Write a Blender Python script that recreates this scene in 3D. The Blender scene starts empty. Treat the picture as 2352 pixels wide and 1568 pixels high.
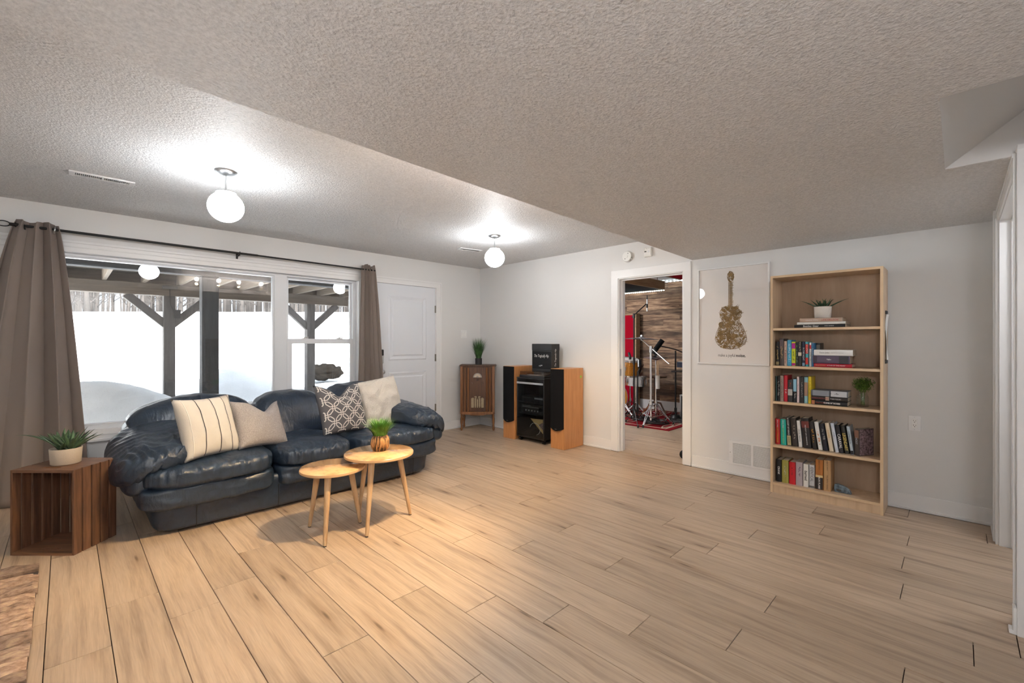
import bpy, bmesh, math, random
from mathutils import Vector, Matrix, Euler, noise

random.seed(7)
PI = math.pi
scene = bpy.context.scene
COL = scene.collection

# ---------------------------------------------------------------- camera
cam_data = bpy.data.cameras.new('camera')
cam_data.sensor_width = 36.0
cam_data.lens = 36.0 * 1025.0 / 2352.0
cam_data.clip_start = 0.02
cam_data.clip_end = 300
cam = bpy.data.objects.new('camera', cam_data)
cam.location = (0, 0, 1.267)
cam.rotation_euler = (PI / 2, 0, -PI / 4)
COL.objects.link(cam)
scene.camera = cam

# ---------------------------------------------------------------- world, sun, exposure
world = bpy.data.worlds.new('overcast_sky')
scene.world = world
world.use_nodes = True
bg = world.node_tree.nodes['Background']
bg.inputs[0].default_value = (0.66, 0.74, 0.84, 1)
bg.inputs[1].default_value = 0.9

sun_data = bpy.data.lights.new('sun', 'SUN')
sun_data.energy = 17
sun_data.angle = math.radians(14)
sun_data.color = (1.0, 0.97, 0.92)
sun = bpy.data.objects.new('sun', sun_data)
sun.rotation_euler = (math.radians(50), 0, math.radians(-8))   # from behind the house, onto the snow slope
COL.objects.link(sun)

GLOBE_L = 18.0        # radiance of the glass globe lamps
SPOT_W = 42.0         # warm track heads

vs = scene.view_settings
scene.display_settings.display_device = 'sRGB'
vs.view_transform = 'Standard'
vs.look = 'None'
vs.exposure = 1.5
vs.gamma = 1.0
vs.use_curve_mapping = False
try:
    scene.cycles.use_denoising = True
    scene.cycles.use_adaptive_sampling = True
    scene.cycles.adaptive_threshold = 0.1
    scene.cycles.adaptive_min_samples = 30
    scene.cycles.max_bounces = 5
    scene.cycles.diffuse_bounces = 4
    scene.cycles.glossy_bounces = 3
    scene.cycles.transmission_bounces = 4
    scene.cycles.transparent_max_bounces = 10
    scene.cycles.caustics_reflective = False
    scene.cycles.caustics_refractive = False
    scene.cycles.sample_clamp_indirect = 4.0
except Exception:
    pass

# ---------------------------------------------------------------- materials
MATS = {}

def _mat(name):
    m = bpy.data.materials.new(name)
    m.use_nodes = True
    nt = m.node_tree
    b = nt.nodes['Principled BSDF']
    MATS[name] = m
    return m, nt, b

def plain(name, col, rough=0.5, metal=0.0, spec=0.5, var=0.0, vscale=8.0, bump=0.0, bscale=60.0, coat=0.0, emit=None, estr=0.0, detail=3.0, stretch=None):
    m, nt, b = _mat(name)
    b.inputs['Base Color'].default_value = (*col, 1)
    b.inputs['Roughness'].default_value = rough
    b.inputs['Metallic'].default_value = metal
    b.inputs['Specular IOR Level'].default_value = spec
    b.inputs['Coat Weight'].default_value = coat
    if emit:
        b.inputs['Emission Color'].default_value = (*emit, 1)
        b.inputs['Emission Strength'].default_value = estr
    if var or bump:
        tc = nt.nodes.new('ShaderNodeTexCoord')
        mp = nt.nodes.new('ShaderNodeMapping')
        if stretch:
            mp.inputs['Scale'].default_value = stretch
        nt.links.new(tc.outputs['Object'], mp.inputs['Vector'])
    if var:
        n = nt.nodes.new('ShaderNodeTexNoise')
        n.inputs['Scale'].default_value = vscale
        n.inputs['Detail'].default_value = detail
        nt.links.new(mp.outputs[0], n.inputs['Vector'])
        r = nt.nodes.new('ShaderNodeValToRGB')
        r.color_ramp.elements[0].position = 0.3
        r.color_ramp.elements[1].position = 0.7
        r.color_ramp.elements[0].color = (*[max(0, c * (1 - var)) for c in col], 1)
        r.color_ramp.elements[1].color = (*[min(1, c * (1 + var)) for c in col], 1)
        nt.links.new(n.outputs['Fac'], r.inputs['Fac'])
        nt.links.new(r.outputs['Color'], b.inputs['Base Color'])
    if bump:
        n2 = nt.nodes.new('ShaderNodeTexNoise')
        n2.inputs['Scale'].default_value = bscale
        n2.inputs['Detail'].default_value = 4
        nt.links.new(mp.outputs[0], n2.inputs['Vector'])
        bp = nt.nodes.new('ShaderNodeBump')
        bp.inputs['Strength'].default_value = bump
        bp.inputs['Distance'].default_value = 0.01
        nt.links.new(n2.outputs['Fac'], bp.inputs['Height'])
        nt.links.new(bp.outputs[0], b.inputs['Normal'])
    return m

def wood(name, c_dark, c_mid, c_light, rough=0.45, scale=(3, 40, 40), seed_random=False, bump=0.1, knots=False, coat=0.0, contrast=1.0, warp=0.04, flat_knots=False, fine=0.0):
    """grain runs along the axis with the smallest scale"""
    m, nt, b = _mat(name)
    L = nt.links.new
    tc = nt.nodes.new('ShaderNodeTexCoord')
    vec = tc.outputs['Object']
    oi = nt.nodes.new('ShaderNodeObjectInfo')
    if seed_random:
        mul = nt.nodes.new('ShaderNodeVectorMath'); mul.operation = 'SCALE'
        cmb = nt.nodes.new('ShaderNodeCombineXYZ')
        cmb.inputs[0].default_value = 37.0; cmb.inputs[1].default_value = 91.0; cmb.inputs[2].default_value = 13.0
        L(cmb.outputs[0], mul.inputs[0]); L(oi.outputs['Random'], mul.inputs['Scale'])
        add = nt.nodes.new('ShaderNodeVectorMath'); add.operation = 'ADD'
        L(vec, add.inputs[0]); L(mul.outputs[0], add.inputs[1])
        vec = add.outputs[0]
    # slow warp so the grain lines wander
    wn = nt.nodes.new('ShaderNodeTexNoise')
    wn.inputs['Scale'].default_value = 2.2; wn.inputs['Detail'].default_value = 2
    L(vec, wn.inputs['Vector'])
    sub = nt.nodes.new('ShaderNodeVectorMath'); sub.operation = 'SUBTRACT'
    sub.inputs[1].default_value = (0.5, 0.5, 0.5)
    L(wn.outputs['Color'], sub.inputs[0])
    sc = nt.nodes.new('ShaderNodeVectorMath'); sc.operation = 'SCALE'; sc.inputs['Scale'].default_value = warp
    L(sub.outputs[0], sc.inputs[0])
    ad = nt.nodes.new('ShaderNodeVectorMath'); ad.operation = 'ADD'
    L(vec, ad.inputs[0]); L(sc.outputs[0], ad.inputs[1])
    mp = nt.nodes.new('ShaderNodeMapping'); mp.inputs['Scale'].default_value = scale
    L(ad.outputs[0], mp.inputs['Vector'])
    n1 = nt.nodes.new('ShaderNodeTexNoise'); n1.inputs['Scale'].default_value = 1.0; n1.inputs['Detail'].default_value = 6; n1.inputs['Roughness'].default_value = 0.62
    L(mp.outputs[0], n1.inputs['Vector'])
    ramp = nt.nodes.new('ShaderNodeValToRGB')
    e = ramp.color_ramp.elements
    w = 0.22 / contrast
    e[0].position = 0.5 - w; e[0].color = (*c_dark, 1)
    e[1].position = 0.5 + w; e[1].color = (*c_light, 1)
    x = ramp.color_ramp.elements.new(0.5); x.color = (*c_mid, 1)
    L(n1.outputs['Fac'], ramp.inputs['Fac'])
    col = ramp.outputs['Color']
    if fine:
        mpf = nt.nodes.new('ShaderNodeMapping'); mpf.inputs['Scale'].default_value = (scale[0] * 6, scale[1] * 5, scale[2] * 6)
        L(ad.outputs[0], mpf.inputs['Vector'])
        nf = nt.nodes.new('ShaderNodeTexNoise'); nf.inputs['Scale'].default_value = 1.0; nf.inputs['Detail'].default_value = 3
        L(mpf.outputs[0], nf.inputs['Vector'])
        rf = nt.nodes.new('ShaderNodeValToRGB')
        rf.color_ramp.elements[0].position = 0.35; rf.color_ramp.elements[0].color = (1 - fine, 1 - fine, 1 - fine, 1)
        rf.color_ramp.elements[1].position = 0.65; rf.color_ramp.elements[1].color = (1, 1, 1, 1)
        L(nf.outputs['Fac'], rf.inputs['Fac'])
        mf = nt.nodes.new('ShaderNodeMix'); mf.data_type = 'RGBA'; mf.blend_type = 'MULTIPLY'; mf.inputs['Factor'].default_value = 1.0
        L(col, mf.inputs['A']); L(rf.outputs['Color'], mf.inputs['B'])
        col = mf.outputs['Result']
    if knots:
        mp2 = nt.nodes.new('ShaderNodeMapping'); mp2.inputs['Scale'].default_value = knots
        L(ad.outputs[0], mp2.inputs['Vector'])
        vo = nt.nodes.new('ShaderNodeTexVoronoi'); vo.inputs['Scale'].default_value = 1.0
        if flat_knots: vo.voronoi_dimensions = '2D'
        L(mp2.outputs[0], vo.inputs['Vector'])
        kr = nt.nodes.new('ShaderNodeValToRGB')
        kr.color_ramp.elements[0].position = 0.012; kr.color_ramp.elements[0].color = (0.22, 0.17, 0.13, 1)
        kr.color_ramp.elements[1].position = 0.17; kr.color_ramp.elements[1].color = (1, 1, 1, 1)
        kk = kr.color_ramp.elements.new(0.04); kk.color = (0.74, 0.69, 0.64, 1)
        L(vo.outputs['Distance'], kr.inputs['Fac'])
        mx = nt.nodes.new('ShaderNodeMix'); mx.data_type = 'RGBA'; mx.blend_type = 'MULTIPLY'
        mx.inputs['Factor'].default_value = 0.85
        L(col, mx.inputs['A']); L(kr.outputs['Color'], mx.inputs['B'])
        col = mx.outputs['Result']
    if seed_random:
        hs = nt.nodes.new('ShaderNodeHueSaturation')
        mr = nt.nodes.new('ShaderNodeMapRange')
        mr.inputs['To Min'].default_value = 0.90; mr.inputs['To Max'].default_value = 1.08
        L(oi.outputs['Random'], mr.inputs['Value']); L(mr.outputs[0], hs.inputs['Value'])
        L(col, hs.inputs['Color'])
        col = hs.outputs['Color']
    L(col, b.inputs['Base Color'])
    b.inputs['Roughness'].default_value = rough
    b.inputs['Coat Weight'].default_value = coat
    b.inputs['Coat Roughness'].default_value = 0.08
    if bump:
        bp = nt.nodes.new('ShaderNodeBump'); bp.inputs['Strength'].default_value = bump; bp.inputs['Distance'].default_value = 0.004
        L(n1.outputs['Fac'], bp.inputs['Height']); L(bp.outputs[0], b.inputs['Normal'])
    return m

def glass(name, tint=(1, 1, 1), refl=1.0, ior=1.45, rough=0.0, dirt=0.0):
    m = bpy.data.materials.new(name); m.use_nodes = True
    nt = m.node_tree; nt.nodes.clear(); L = nt.links.new
    out = nt.nodes.new('ShaderNodeOutputMaterial')
    tr = nt.nodes.new('ShaderNodeBsdfTransparent'); tr.inputs[0].default_value = (*tint, 1)
    gl = nt.nodes.new('ShaderNodeBsdfGlossy'); gl.inputs['Roughness'].default_value = rough
    gl.inputs['Color'].default_value = (refl, refl, refl, 1)
    # Schlick reflectance, the same from either side of the sheet
    lw = nt.nodes.new('ShaderNodeLayerWeight'); lw.inputs['Blend'].default_value = 0.5
    pw = nt.nodes.new('ShaderNodeMath'); pw.operation = 'POWER'; pw.inputs[1].default_value = 5
    L(lw.outputs['Facing'], pw.inputs[0])
    f0 = ((ior - 1) / (ior + 1)) ** 2
    ma = nt.nodes.new('ShaderNodeMath'); ma.operation = 'MULTIPLY_ADD'; ma.inputs[1].default_value = 1 - f0; ma.inputs[2].default_value = f0
    L(pw.outputs[0], ma.inputs[0])
    mx = nt.nodes.new('ShaderNodeMixShader')
    L(ma.outputs[0], mx.inputs[0]); L(tr.outputs[0], mx.inputs[1]); L(gl.outputs[0], mx.inputs[2])
    last = mx.outputs[0]
    if dirt:
        tc = nt.nodes.new('ShaderNodeTexCoord')
        vo = nt.nodes.new('ShaderNodeTexVoronoi'); vo.inputs['Scale'].default_value = 70
        L(tc.outputs['Object'], vo.inputs['Vector'])
        rp = nt.nodes.new('ShaderNodeValToRGB')
        rp.color_ramp.elements[0].position = 0.05; rp.color_ramp.elements[0].color = (dirt, dirt, dirt, 1)
        rp.color_ramp.elements[1].position = 0.14; rp.color_ramp.elements[1].color = (0.012, 0.012, 0.012, 1)
        L(vo.outputs['Distance'], rp.inputs['Fac'])
        df = nt.nodes.new('ShaderNodeBsdfDiffuse'); df.inputs[0].default_value = (0.75, 0.77, 0.8, 1)
        m2 = nt.nodes.new('ShaderNodeMixShader')
        L(rp.outputs['Color'], m2.inputs[0]); L(last, m2.inputs[1]); L(df.outputs[0], m2.inputs[2])
        last = m2.outputs[0]
    L(last, out.inputs[0])
    MATS[name] = m
    return m

def stucco(name, col, strength=0.75):
    m, nt, b = _mat(name); L = nt.links.new
    b.inputs['Roughness'].default_value = 0.45
    b.inputs['Specular IOR Level'].default_value = 0.4
    tc = nt.nodes.new('ShaderNodeTexCoord')
    n1 = nt.nodes.new('ShaderNodeTexNoise'); n1.inputs['Scale'].default_value = 80; n1.inputs['Detail'].default_value = 5; n1.inputs['Roughness'].default_value = 0.65
    n2 = nt.nodes.new('ShaderNodeTexVoronoi'); n2.inputs['Scale'].default_value = 105; n2.feature = 'SMOOTH_F1'
    L(tc.outputs['Object'], n1.inputs['Vector']); L(tc.outputs['Object'], n2.inputs['Vector'])
    ad = nt.nodes.new('ShaderNodeMath'); ad.operation = 'SUBTRACT'
    L(n1.outputs['Fac'], ad.inputs[0])
    ml = nt.nodes.new('ShaderNodeMath'); ml.operation = 'MULTIPLY'; ml.inputs[1].default_value = 0.5
    L(n2.outputs['Distance'], ml.inputs[0]); L(ml.outputs[0], ad.inputs[1])
    bp = nt.nodes.new('ShaderNodeBump'); bp.inputs['Strength'].default_value = strength; bp.inputs['Distance'].default_value = 0.011
    L(ad.outputs[0], bp.inputs['Height']); L(bp.outputs[0], b.inputs['Normal'])
    r = nt.nodes.new('ShaderNodeValToRGB')
    r.color_ramp.elements[0].position = 0.36; r.color_ramp.elements[0].color = (*[c * 0.86 for c in col], 1)
    r.color_ramp.elements[1].position = 0.62; r.color_ramp.elements[1].color = (*[min(1, c * 1.06) for c in col], 1)
    L(n1.outputs['Fac'], r.inputs['Fac']); L(r.outputs['Color'], b.inputs['Base Color'])
    return m

def leather(name, col, crease=0.24):
    m, nt, b = _mat(name); L = nt.links.new
    b.inputs['Roughness'].default_value = 0.33
    b.inputs['Specular IOR Level'].default_value = 0.55
    tc = nt.nodes.new('ShaderNodeTexCoord')
    v = nt.nodes.new('ShaderNodeTexVoronoi'); v.inputs['Scale'].default_value = 260
    n = nt.nodes.new('ShaderNodeTexNoise'); n.inputs['Scale'].default_value = 11; n.inputs['Detail'].default_value = 4; n.inputs['Distortion'].default_value = 1.4
    mpc = nt.nodes.new('ShaderNodeMapping'); mpc.inputs['Scale'].default_value = (26, 5, 6); mpc.inputs['Rotation'].default_value = (0, 0.35, 0.25)
    nc = nt.nodes.new('ShaderNodeTexNoise'); nc.inputs['Scale'].default_value = 1.0; nc.inputs['Detail'].default_value = 3; nc.inputs['Distortion'].default_value = 0.8
    L(tc.outputs['Object'], mpc.inputs['Vector']); L(mpc.outputs[0], nc.inputs['Vector'])
    b0 = nt.nodes.new('ShaderNodeBump'); b0.inputs['Strength'].default_value = crease; b0.inputs['Distance'].default_value = 0.03
    L(nc.outputs['Fac'], b0.inputs['Height'])
    L(tc.outputs['Object'], v.inputs['Vector']); L(tc.outputs['Object'], n.inputs['Vector'])
    b1 = nt.nodes.new('ShaderNodeBump'); b1.inputs['Strength'].default_value = 0.2; b1.inputs['Distance'].default_value = 0.03
    L(n.outputs['Fac'], b1.inputs['Height']); L(b0.outputs[0], b1.inputs['Normal'])
    b2 = nt.nodes.new('ShaderNodeBump'); b2.inputs['Strength'].default_value = 0.12; b2.inputs['Distance'].default_value = 0.002
    L(v.outputs['Distance'], b2.inputs['Height']); L(b1.outputs[0], b2.inputs['Normal']); L(b2.outputs[0], b.inputs['Normal'])
    r = nt.nodes.new('ShaderNodeValToRGB')
    r.color_ramp.elements[0].position = 0.3; r.color_ramp.elements[0].color = (*[c * 0.8 for c in col], 1)
    r.color_ramp.elements[1].position = 0.75; r.color_ramp.elements[1].color = (*[c * 1.3 for c in col], 1)
    L(n.outputs['Fac'], r.inputs['Fac']); L(r.outputs['Color'], b.inputs['Base Color'])
    return m

def emitter(name, col, strength):
    m = bpy.data.materials.new(name); m.use_nodes = True
    nt = m.node_tree; nt.nodes.clear()
    out = nt.nodes.new('ShaderNodeOutputMaterial'); e = nt.nodes.new('ShaderNodeEmission')
    e.inputs[0].default_value = (*col, 1); e.inputs[1].default_value = strength
    nt.links.new(e.outputs[0], out.inputs[0])
    MATS[name] = m
    return m

def ramp_noise(name, stops, scale=(1, 1, 1), nscale=5.0, rough=0.6, detail=5, bump=0.0, tone=(0.85, 1.15)):
    m, nt, b = _mat(name); L = nt.links.new
    tc = nt.nodes.new('ShaderNodeTexCoord'); mp = nt.nodes.new('ShaderNodeMapping'); mp.inputs['Scale'].default_value = scale
    oi = nt.nodes.new('ShaderNodeObjectInfo')
    cm = nt.nodes.new('ShaderNodeCombineXYZ')
    mu = nt.nodes.new('ShaderNodeMath'); mu.operation = 'MULTIPLY'; mu.inputs[1].default_value = 50
    L(oi.outputs['Random'], mu.inputs[0]); L(mu.outputs[0], cm.inputs[0]); L(mu.outputs[0], cm.inputs[1])
    L(cm.outputs[0], mp.inputs['Location'])
    L(tc.outputs['Object'], mp.inputs['Vector'])
    n = nt.nodes.new('ShaderNodeTexNoise'); n.inputs['Scale'].default_value = nscale; n.inputs['Detail'].default_value = detail
    n.inputs['Roughness'].default_value = 0.6
    L(mp.outputs[0], n.inputs['Vector'])
    r = nt.nodes.new('ShaderNodeValToRGB')
    e = r.color_ramp.elements
    e[0].position, e[0].color = stops[0][0], (*stops[0][1], 1)
    e[1].position, e[1].color = stops[-1][0], (*stops[-1][1], 1)
    for p, c in stops[1:-1]:
        q = e.new(p); q.color = (*c, 1)
    L(n.outputs['Fac'], r.inputs['Fac'])
    hs = nt.nodes.new('ShaderNodeHueSaturation')
    mr = nt.nodes.new('ShaderNodeMapRange'); mr.inputs['To Min'].default_value = tone[0]; mr.inputs['To Max'].default_value = tone[1]
    L(oi.outputs['Random'], mr.inputs['Value']); L(mr.outputs[0], hs.inputs['Value'])
    L(r.outputs['Color'], hs.inputs['Color']); L(hs.outputs['Color'], b.inputs['Base Color'])
    b.inputs['Roughness'].default_value = rough
    if bump:
        bp = nt.nodes.new('ShaderNodeBump'); bp.inputs['Strength'].default_value = bump; bp.inputs['Distance'].default_value = 0.01
        L(n.outputs['Fac'], bp.inputs['Height']); L(bp.outputs[0], b.inputs['Normal'])
    return m

plain('wall_paint', (0.74, 0.74, 0.735), 0.7, spec=0.25)
plain('white_trim', (0.80, 0.80, 0.80), 0.35)
plain('white_vinyl', (0.76, 0.78, 0.81), 0.35)
plain('door_paint', (0.74, 0.77, 0.82), 0.4, bump=0.02, bscale=90)
stucco('ceiling_stucco', (0.75, 0.75, 0.755))
plain('smooth_ceiling', (0.70, 0.69, 0.68), 0.7)
wood('oak_floor', (0.30, 0.215, 0.15), (0.51, 0.385, 0.275), (0.595, 0.465, 0.345), rough=0.40, scale=(30, 1.25, 30), warp=0.030, fine=0.14, seed_random=True, bump=0.05, knots=(4.4, 0.62, 1.0), contrast=0.82, flat_knots=True)
plain('floor_gap', (0.05, 0.035, 0.025), 0.9)
leather('navy_leather', (0.020, 0.033, 0.056))
leather('navy_leather_flat', (0.020, 0.033, 0.056), 0.0)
plain('seam_dark', (0.008, 0.011, 0.016), 0.6)
_c = plain('curtain_taupe', (0.33, 0.275, 0.245), 0.55, spec=0.35, bump=0.12, bscale=500)
_nt = _c.node_tree
_tl = _nt.nodes.new('ShaderNodeBsdfTranslucent'); _tl.inputs[0].default_value = (0.30, 0.26, 0.25, 1)
_mx = _nt.nodes.new('ShaderNodeMixShader'); _mx.inputs[0].default_value = 0.22
_nt.links.new(_nt.nodes['Principled BSDF'].outputs[0], _mx.inputs[1]); _nt.links.new(_tl.outputs[0], _mx.inputs[2])
_nt.links.new(_mx.outputs[0], _nt.nodes['Material Output'].inputs[0])
plain('black_metal', (0.012, 0.012, 0.013), 0.45, metal=0.3)
plain('black_plastic', (0.012, 0.012, 0.013), 0.35)
plain('black_gloss', (0.006, 0.006, 0.007), 0.08)
plain('black_cloth', (0.007, 0.007, 0.008), 0.9, spec=0.15, bump=0.2, bscale=900)
plain('chrome', (0.75, 0.75, 0.76), 0.14, metal=1.0)
plain('brushed_nickel', (0.50, 0.51, 0.52), 0.3, metal=1.0)
plain('silver', (0.62, 0.63, 0.64), 0.3, metal=0.8)
plain('brass_grey', (0.30, 0.28, 0.25), 0.35, metal=0.9)
emitter('globe_glow', (0.93, 0.97, 1.0), GLOBE_L)
emitter('bulb_warm', (1.0, 0.74, 0.38), 260.0)
emitter('led_blue', (0.72, 0.92, 1.0), 14.0)
glass('window_glass', (0.97, 0.985, 0.99), 1.0, 1.5, dirt=0.30)
glass('clear_glass', (0.90, 0.93, 0.92), 1.0, 1.75)
glass('poster_glass', (1, 1, 1), 1.0, 1.25)
glass('smoke_glass', (0.74, 0.77, 0.78), 1.0, 1.45)
glass('smoke_acrylic', (0.84, 0.80, 0.77), 1.0, 1.42)
wood('crate_wood', (0.055, 0.026, 0.014), (0.125, 0.058, 0.030), (0.20, 0.095, 0.05), rough=0.6, scale=(45, 45, 3), bump=0.25, knots=(9, 9, 2.5), seed_random=True)
wood('crate_wood_flat', (0.08, 0.038, 0.02), (0.165, 0.08, 0.042), (0.25, 0.125, 0.066), rough=0.55, scale=(4, 45, 45), bump=0.2, seed_random=True)
wood('burl_top', (0.40, 0.21, 0.085), (0.70, 0.42, 0.19), (0.80, 0.51, 0.255), rough=0.16, scale=(9, 7, 9), bump=0.0, knots=(16, 13, 16), coat=0.6, contrast=1.3)
plain('burl_edge', (0.70, 0.44, 0.22), 0.3, var=0.06)
wood('rubberwood_leg', (0.42, 0.25, 0.125), (0.55, 0.36, 0.195), (0.62, 0.42, 0.24), rough=0.4, scale=(50, 50, 3.5), bump=0.05)
wood('maple_veneer', (0.50, 0.345, 0.215), (0.60, 0.435, 0.285), (0.66, 0.49, 0.33), rough=0.35, scale=(22, 22, 1.6), bump=0.02)
wood('maple_back', (0.36, 0.245, 0.155), (0.43, 0.30, 0.20), (0.48, 0.345, 0.235), rough=0.5, scale=(10, 10, 1.4), bump=0.02)
plain('maple_edge', (0.66, 0.48, 0.30), 0.4, var=0.05)
wood('cherry_veneer', (0.40, 0.165, 0.055), (0.52, 0.235, 0.085), (0.58, 0.28, 0.11), rough=0.35, scale=(45, 45, 2.2), bump=0.02)
wood('walnut_dark', (0.045, 0.018, 0.009), (0.095, 0.040, 0.018), (0.15, 0.066, 0.029), rough=0.42, scale=(55, 55, 3), bump=0.03, coat=0.1)
wood('walnut_mid', (0.13, 0.050, 0.018), (0.22, 0.092, 0.033), (0.30, 0.13, 0.05), rough=0.32, scale=(40, 40, 2.5), bump=0.03, coat=0.3)
plain('radio_cloth', (0.42, 0.34, 0.22), 0.8, var=0.25, vscale=160)
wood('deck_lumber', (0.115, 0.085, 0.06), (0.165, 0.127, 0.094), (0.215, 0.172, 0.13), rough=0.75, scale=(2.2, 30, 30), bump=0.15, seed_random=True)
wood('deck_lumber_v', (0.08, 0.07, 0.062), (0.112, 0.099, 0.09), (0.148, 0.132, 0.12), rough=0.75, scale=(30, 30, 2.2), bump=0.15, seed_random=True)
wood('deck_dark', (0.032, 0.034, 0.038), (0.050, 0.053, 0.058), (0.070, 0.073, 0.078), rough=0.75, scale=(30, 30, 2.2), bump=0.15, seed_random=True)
wood('deck_joist', (0.22, 0.175, 0.13), (0.275, 0.22, 0.17), (0.33, 0.27, 0.21), rough=0.75, scale=(30, 2.2, 30), bump=0.1, seed_random=True)
plain('snow', (0.88, 0.89, 0.90), 0.6, var=0.05, vscale=3.5, bump=0.6, bscale=9)
plain('bark', (0.034, 0.029, 0.027), 0.9, var=0.35, vscale=3)
plain('boulder', (0.006, 0.005, 0.0042), 0.95, spec=0.08, var=0.4, vscale=5, bump=0.5, bscale=12)
plain('twig', (0.12, 0.10, 0.085), 0.9)
ramp_noise('hearth_stone', [(0.25, (0.10, 0.065, 0.045)), (0.42, (0.27, 0.17, 0.11)), (0.55, (0.40, 0.27, 0.19)), (0.68, (0.50, 0.36, 0.22)), (0.85, (0.60, 0.50, 0.42))], scale=(3.2, 5.5, 5), nscale=7.5, rough=0.75, bump=1.0, detail=10, tone=(0.6, 1.45))
plain('hearth_mortar', (0.05, 0.035, 0.028), 0.95)
plain('aloe_green', (0.085, 0.15, 0.07), 0.4, var=0.55, vscale=14)
plain('aloe_dark', (0.03, 0.075, 0.032), 0.35, var=0.4, vscale=14)
plain('grass_bright', (0.10, 0.27, 0.035), 0.5, var=0.45, vscale=22)
plain('grass_dull', (0.045, 0.115, 0.032), 0.55, var=0.6, vscale=20)
plain('sprig_green', (0.09, 0.16, 0.02), 0.55, var=0.4, vscale=40)
plain('pot_cream', (0.66, 0.56, 0.44), 0.75, bump=0.4, bscale=300)
plain('pot_white', (0.72, 0.67, 0.61), 0.75, bump=0.4, bscale=300)
plain('pot_dark_inside', (0.10, 0.06, 0.03), 0.95, var=0.5, vscale=90, bump=0.6, bscale=120)
plain('chip_wood', (0.42, 0.22, 0.085), 0.65, var=0.5, vscale=30)
plain('pillow_cream', (0.60, 0.56, 0.50), 0.9, spec=0.2, bump=0.25, bscale=350)
plain('pillow_grey', (0.36, 0.325, 0.305), 0.9, spec=0.2, var=0.3, vscale=260, bump=0.3, bscale=300)
plain('pillow_slate', (0.135, 0.13, 0.135), 0.9, spec=0.2, bump=0.2, bscale=500)
plain('pillow_fur', (0.74, 0.69, 0.62), 0.95, spec=0.1, var=0.03, vscale=20, bump=0.9, bscale=130, stretch=(1, 2.2, 1))
plain('thread_white', (0.72, 0.68, 0.62), 0.9)
plain('thread_dark', (0.055, 0.05, 0.05), 0.9)
plain('poster_paper', (0.80, 0.765, 0.74), 0.7)
plain('poster_gold', (0.20, 0.115, 0.025), 0.6, var=0.3, vscale=30)
plain('poster_gold_light', (0.33, 0.20, 0.065), 0.6)
plain('ink_dark', (0.05, 0.045, 0.04), 0.6)
plain('alarm_white', (0.84, 0.84, 0.82), 0.45)
plain('mark_grey', (0.18, 0.18, 0.18), 0.5)
plain('pages', (0.66, 0.58, 0.47), 0.85, bump=0.2, bscale=400)
plain('red_felt', (0.34, 0.003, 0.016), 0.95, spec=0.1)
wood('pine_frame', (0.20, 0.12, 0.06), (0.30, 0.19, 0.10), (0.38, 0.25, 0.14), rough=0.6, scale=(3, 30, 30), bump=0.05, seed_random=True)
plain('amber_sparkle', (0.62, 0.24, 0.022), 0.25, var=0.5, vscale=140, coat=0.6)
plain('drum_head', (0.62, 0.60, 0.57), 0.45)
plain('cymbal_bronze', (0.30, 0.27, 0.30), 0.28, metal=1.0)
plain('rug_red', (0.22, 0.008, 0.014), 0.95, spec=0.1)
plain('rug_cream', (0.62, 0.52, 0.42), 0.95, spec=0.1)
ramp_noise('barn_plank', [(0.24, (0.045, 0.026, 0.017)), (0.42, (0.13, 0.075, 0.045)), (0.54, (0.24, 0.15, 0.09)), (0.66, (0.36, 0.245, 0.15)), (0.82, (0.42, 0.34, 0.27))], scale=(6, 1.6, 14), nscale=2.2, rough=0.7, detail=8, tone=(0.4, 1.75))
plain('keyboard_blue', (0.02, 0.035, 0.08), 0.35)
plain('agate_blue', (0.16, 0.22, 0.27), 0.25, var=0.7, vscale=26)
plain('folder_tan', (0.62, 0.44, 0.19), 0.7)
plain('cover_print', (0.20, 0.14, 0.16), 0.5, var=0.9, vscale=60)
plain('tag_green', (0.28, 0.52, 0.06), 0.6)
plain('dial_face', (0.50, 0.40, 0.30), 0.4)

# ---------------------------------------------------------------- mesh helpers
def mat_of(m):
    return MATS[m] if isinstance(m, str) else m

def link(name, me, m=None, parent=None, smooth=False):
    o = bpy.data.objects.new(name, me)
    COL.objects.link(o)
    if m is not None and len(me.materials) == 0:
        me.materials.append(mat_of(m))
    if parent is not None:
        o.parent = parent
    if smooth:
        me.polygons.foreach_set('use_smooth', [True] * len(me.polygons))
    return o

def tag(o, label=None, cat=None, group=None, kind=None):
    if label: o['label'] = label
    if cat: o['category'] = cat
    if group: o['group'] = group
    if kind: o['kind'] = kind
    return o

def thing(name, label, cat, loc=(0, 0, 0), rz=0.0, group=None):
    o = bpy.data.objects.new(name, None)
    COL.objects.link(o)
    o.location = loc
    o.rotation_euler = (0, 0, rz)
    o.empty_display_size = 0.05
    return tag(o, label, cat, group)

def struct(o):
    o['kind'] = 'structure'
    return o

def copy_tree(o, parent=None):
    c = o.copy(); COL.objects.link(c); c.parent = parent
    for ch in list(o.children):
        copy_tree(ch, c)
    return c

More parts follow.
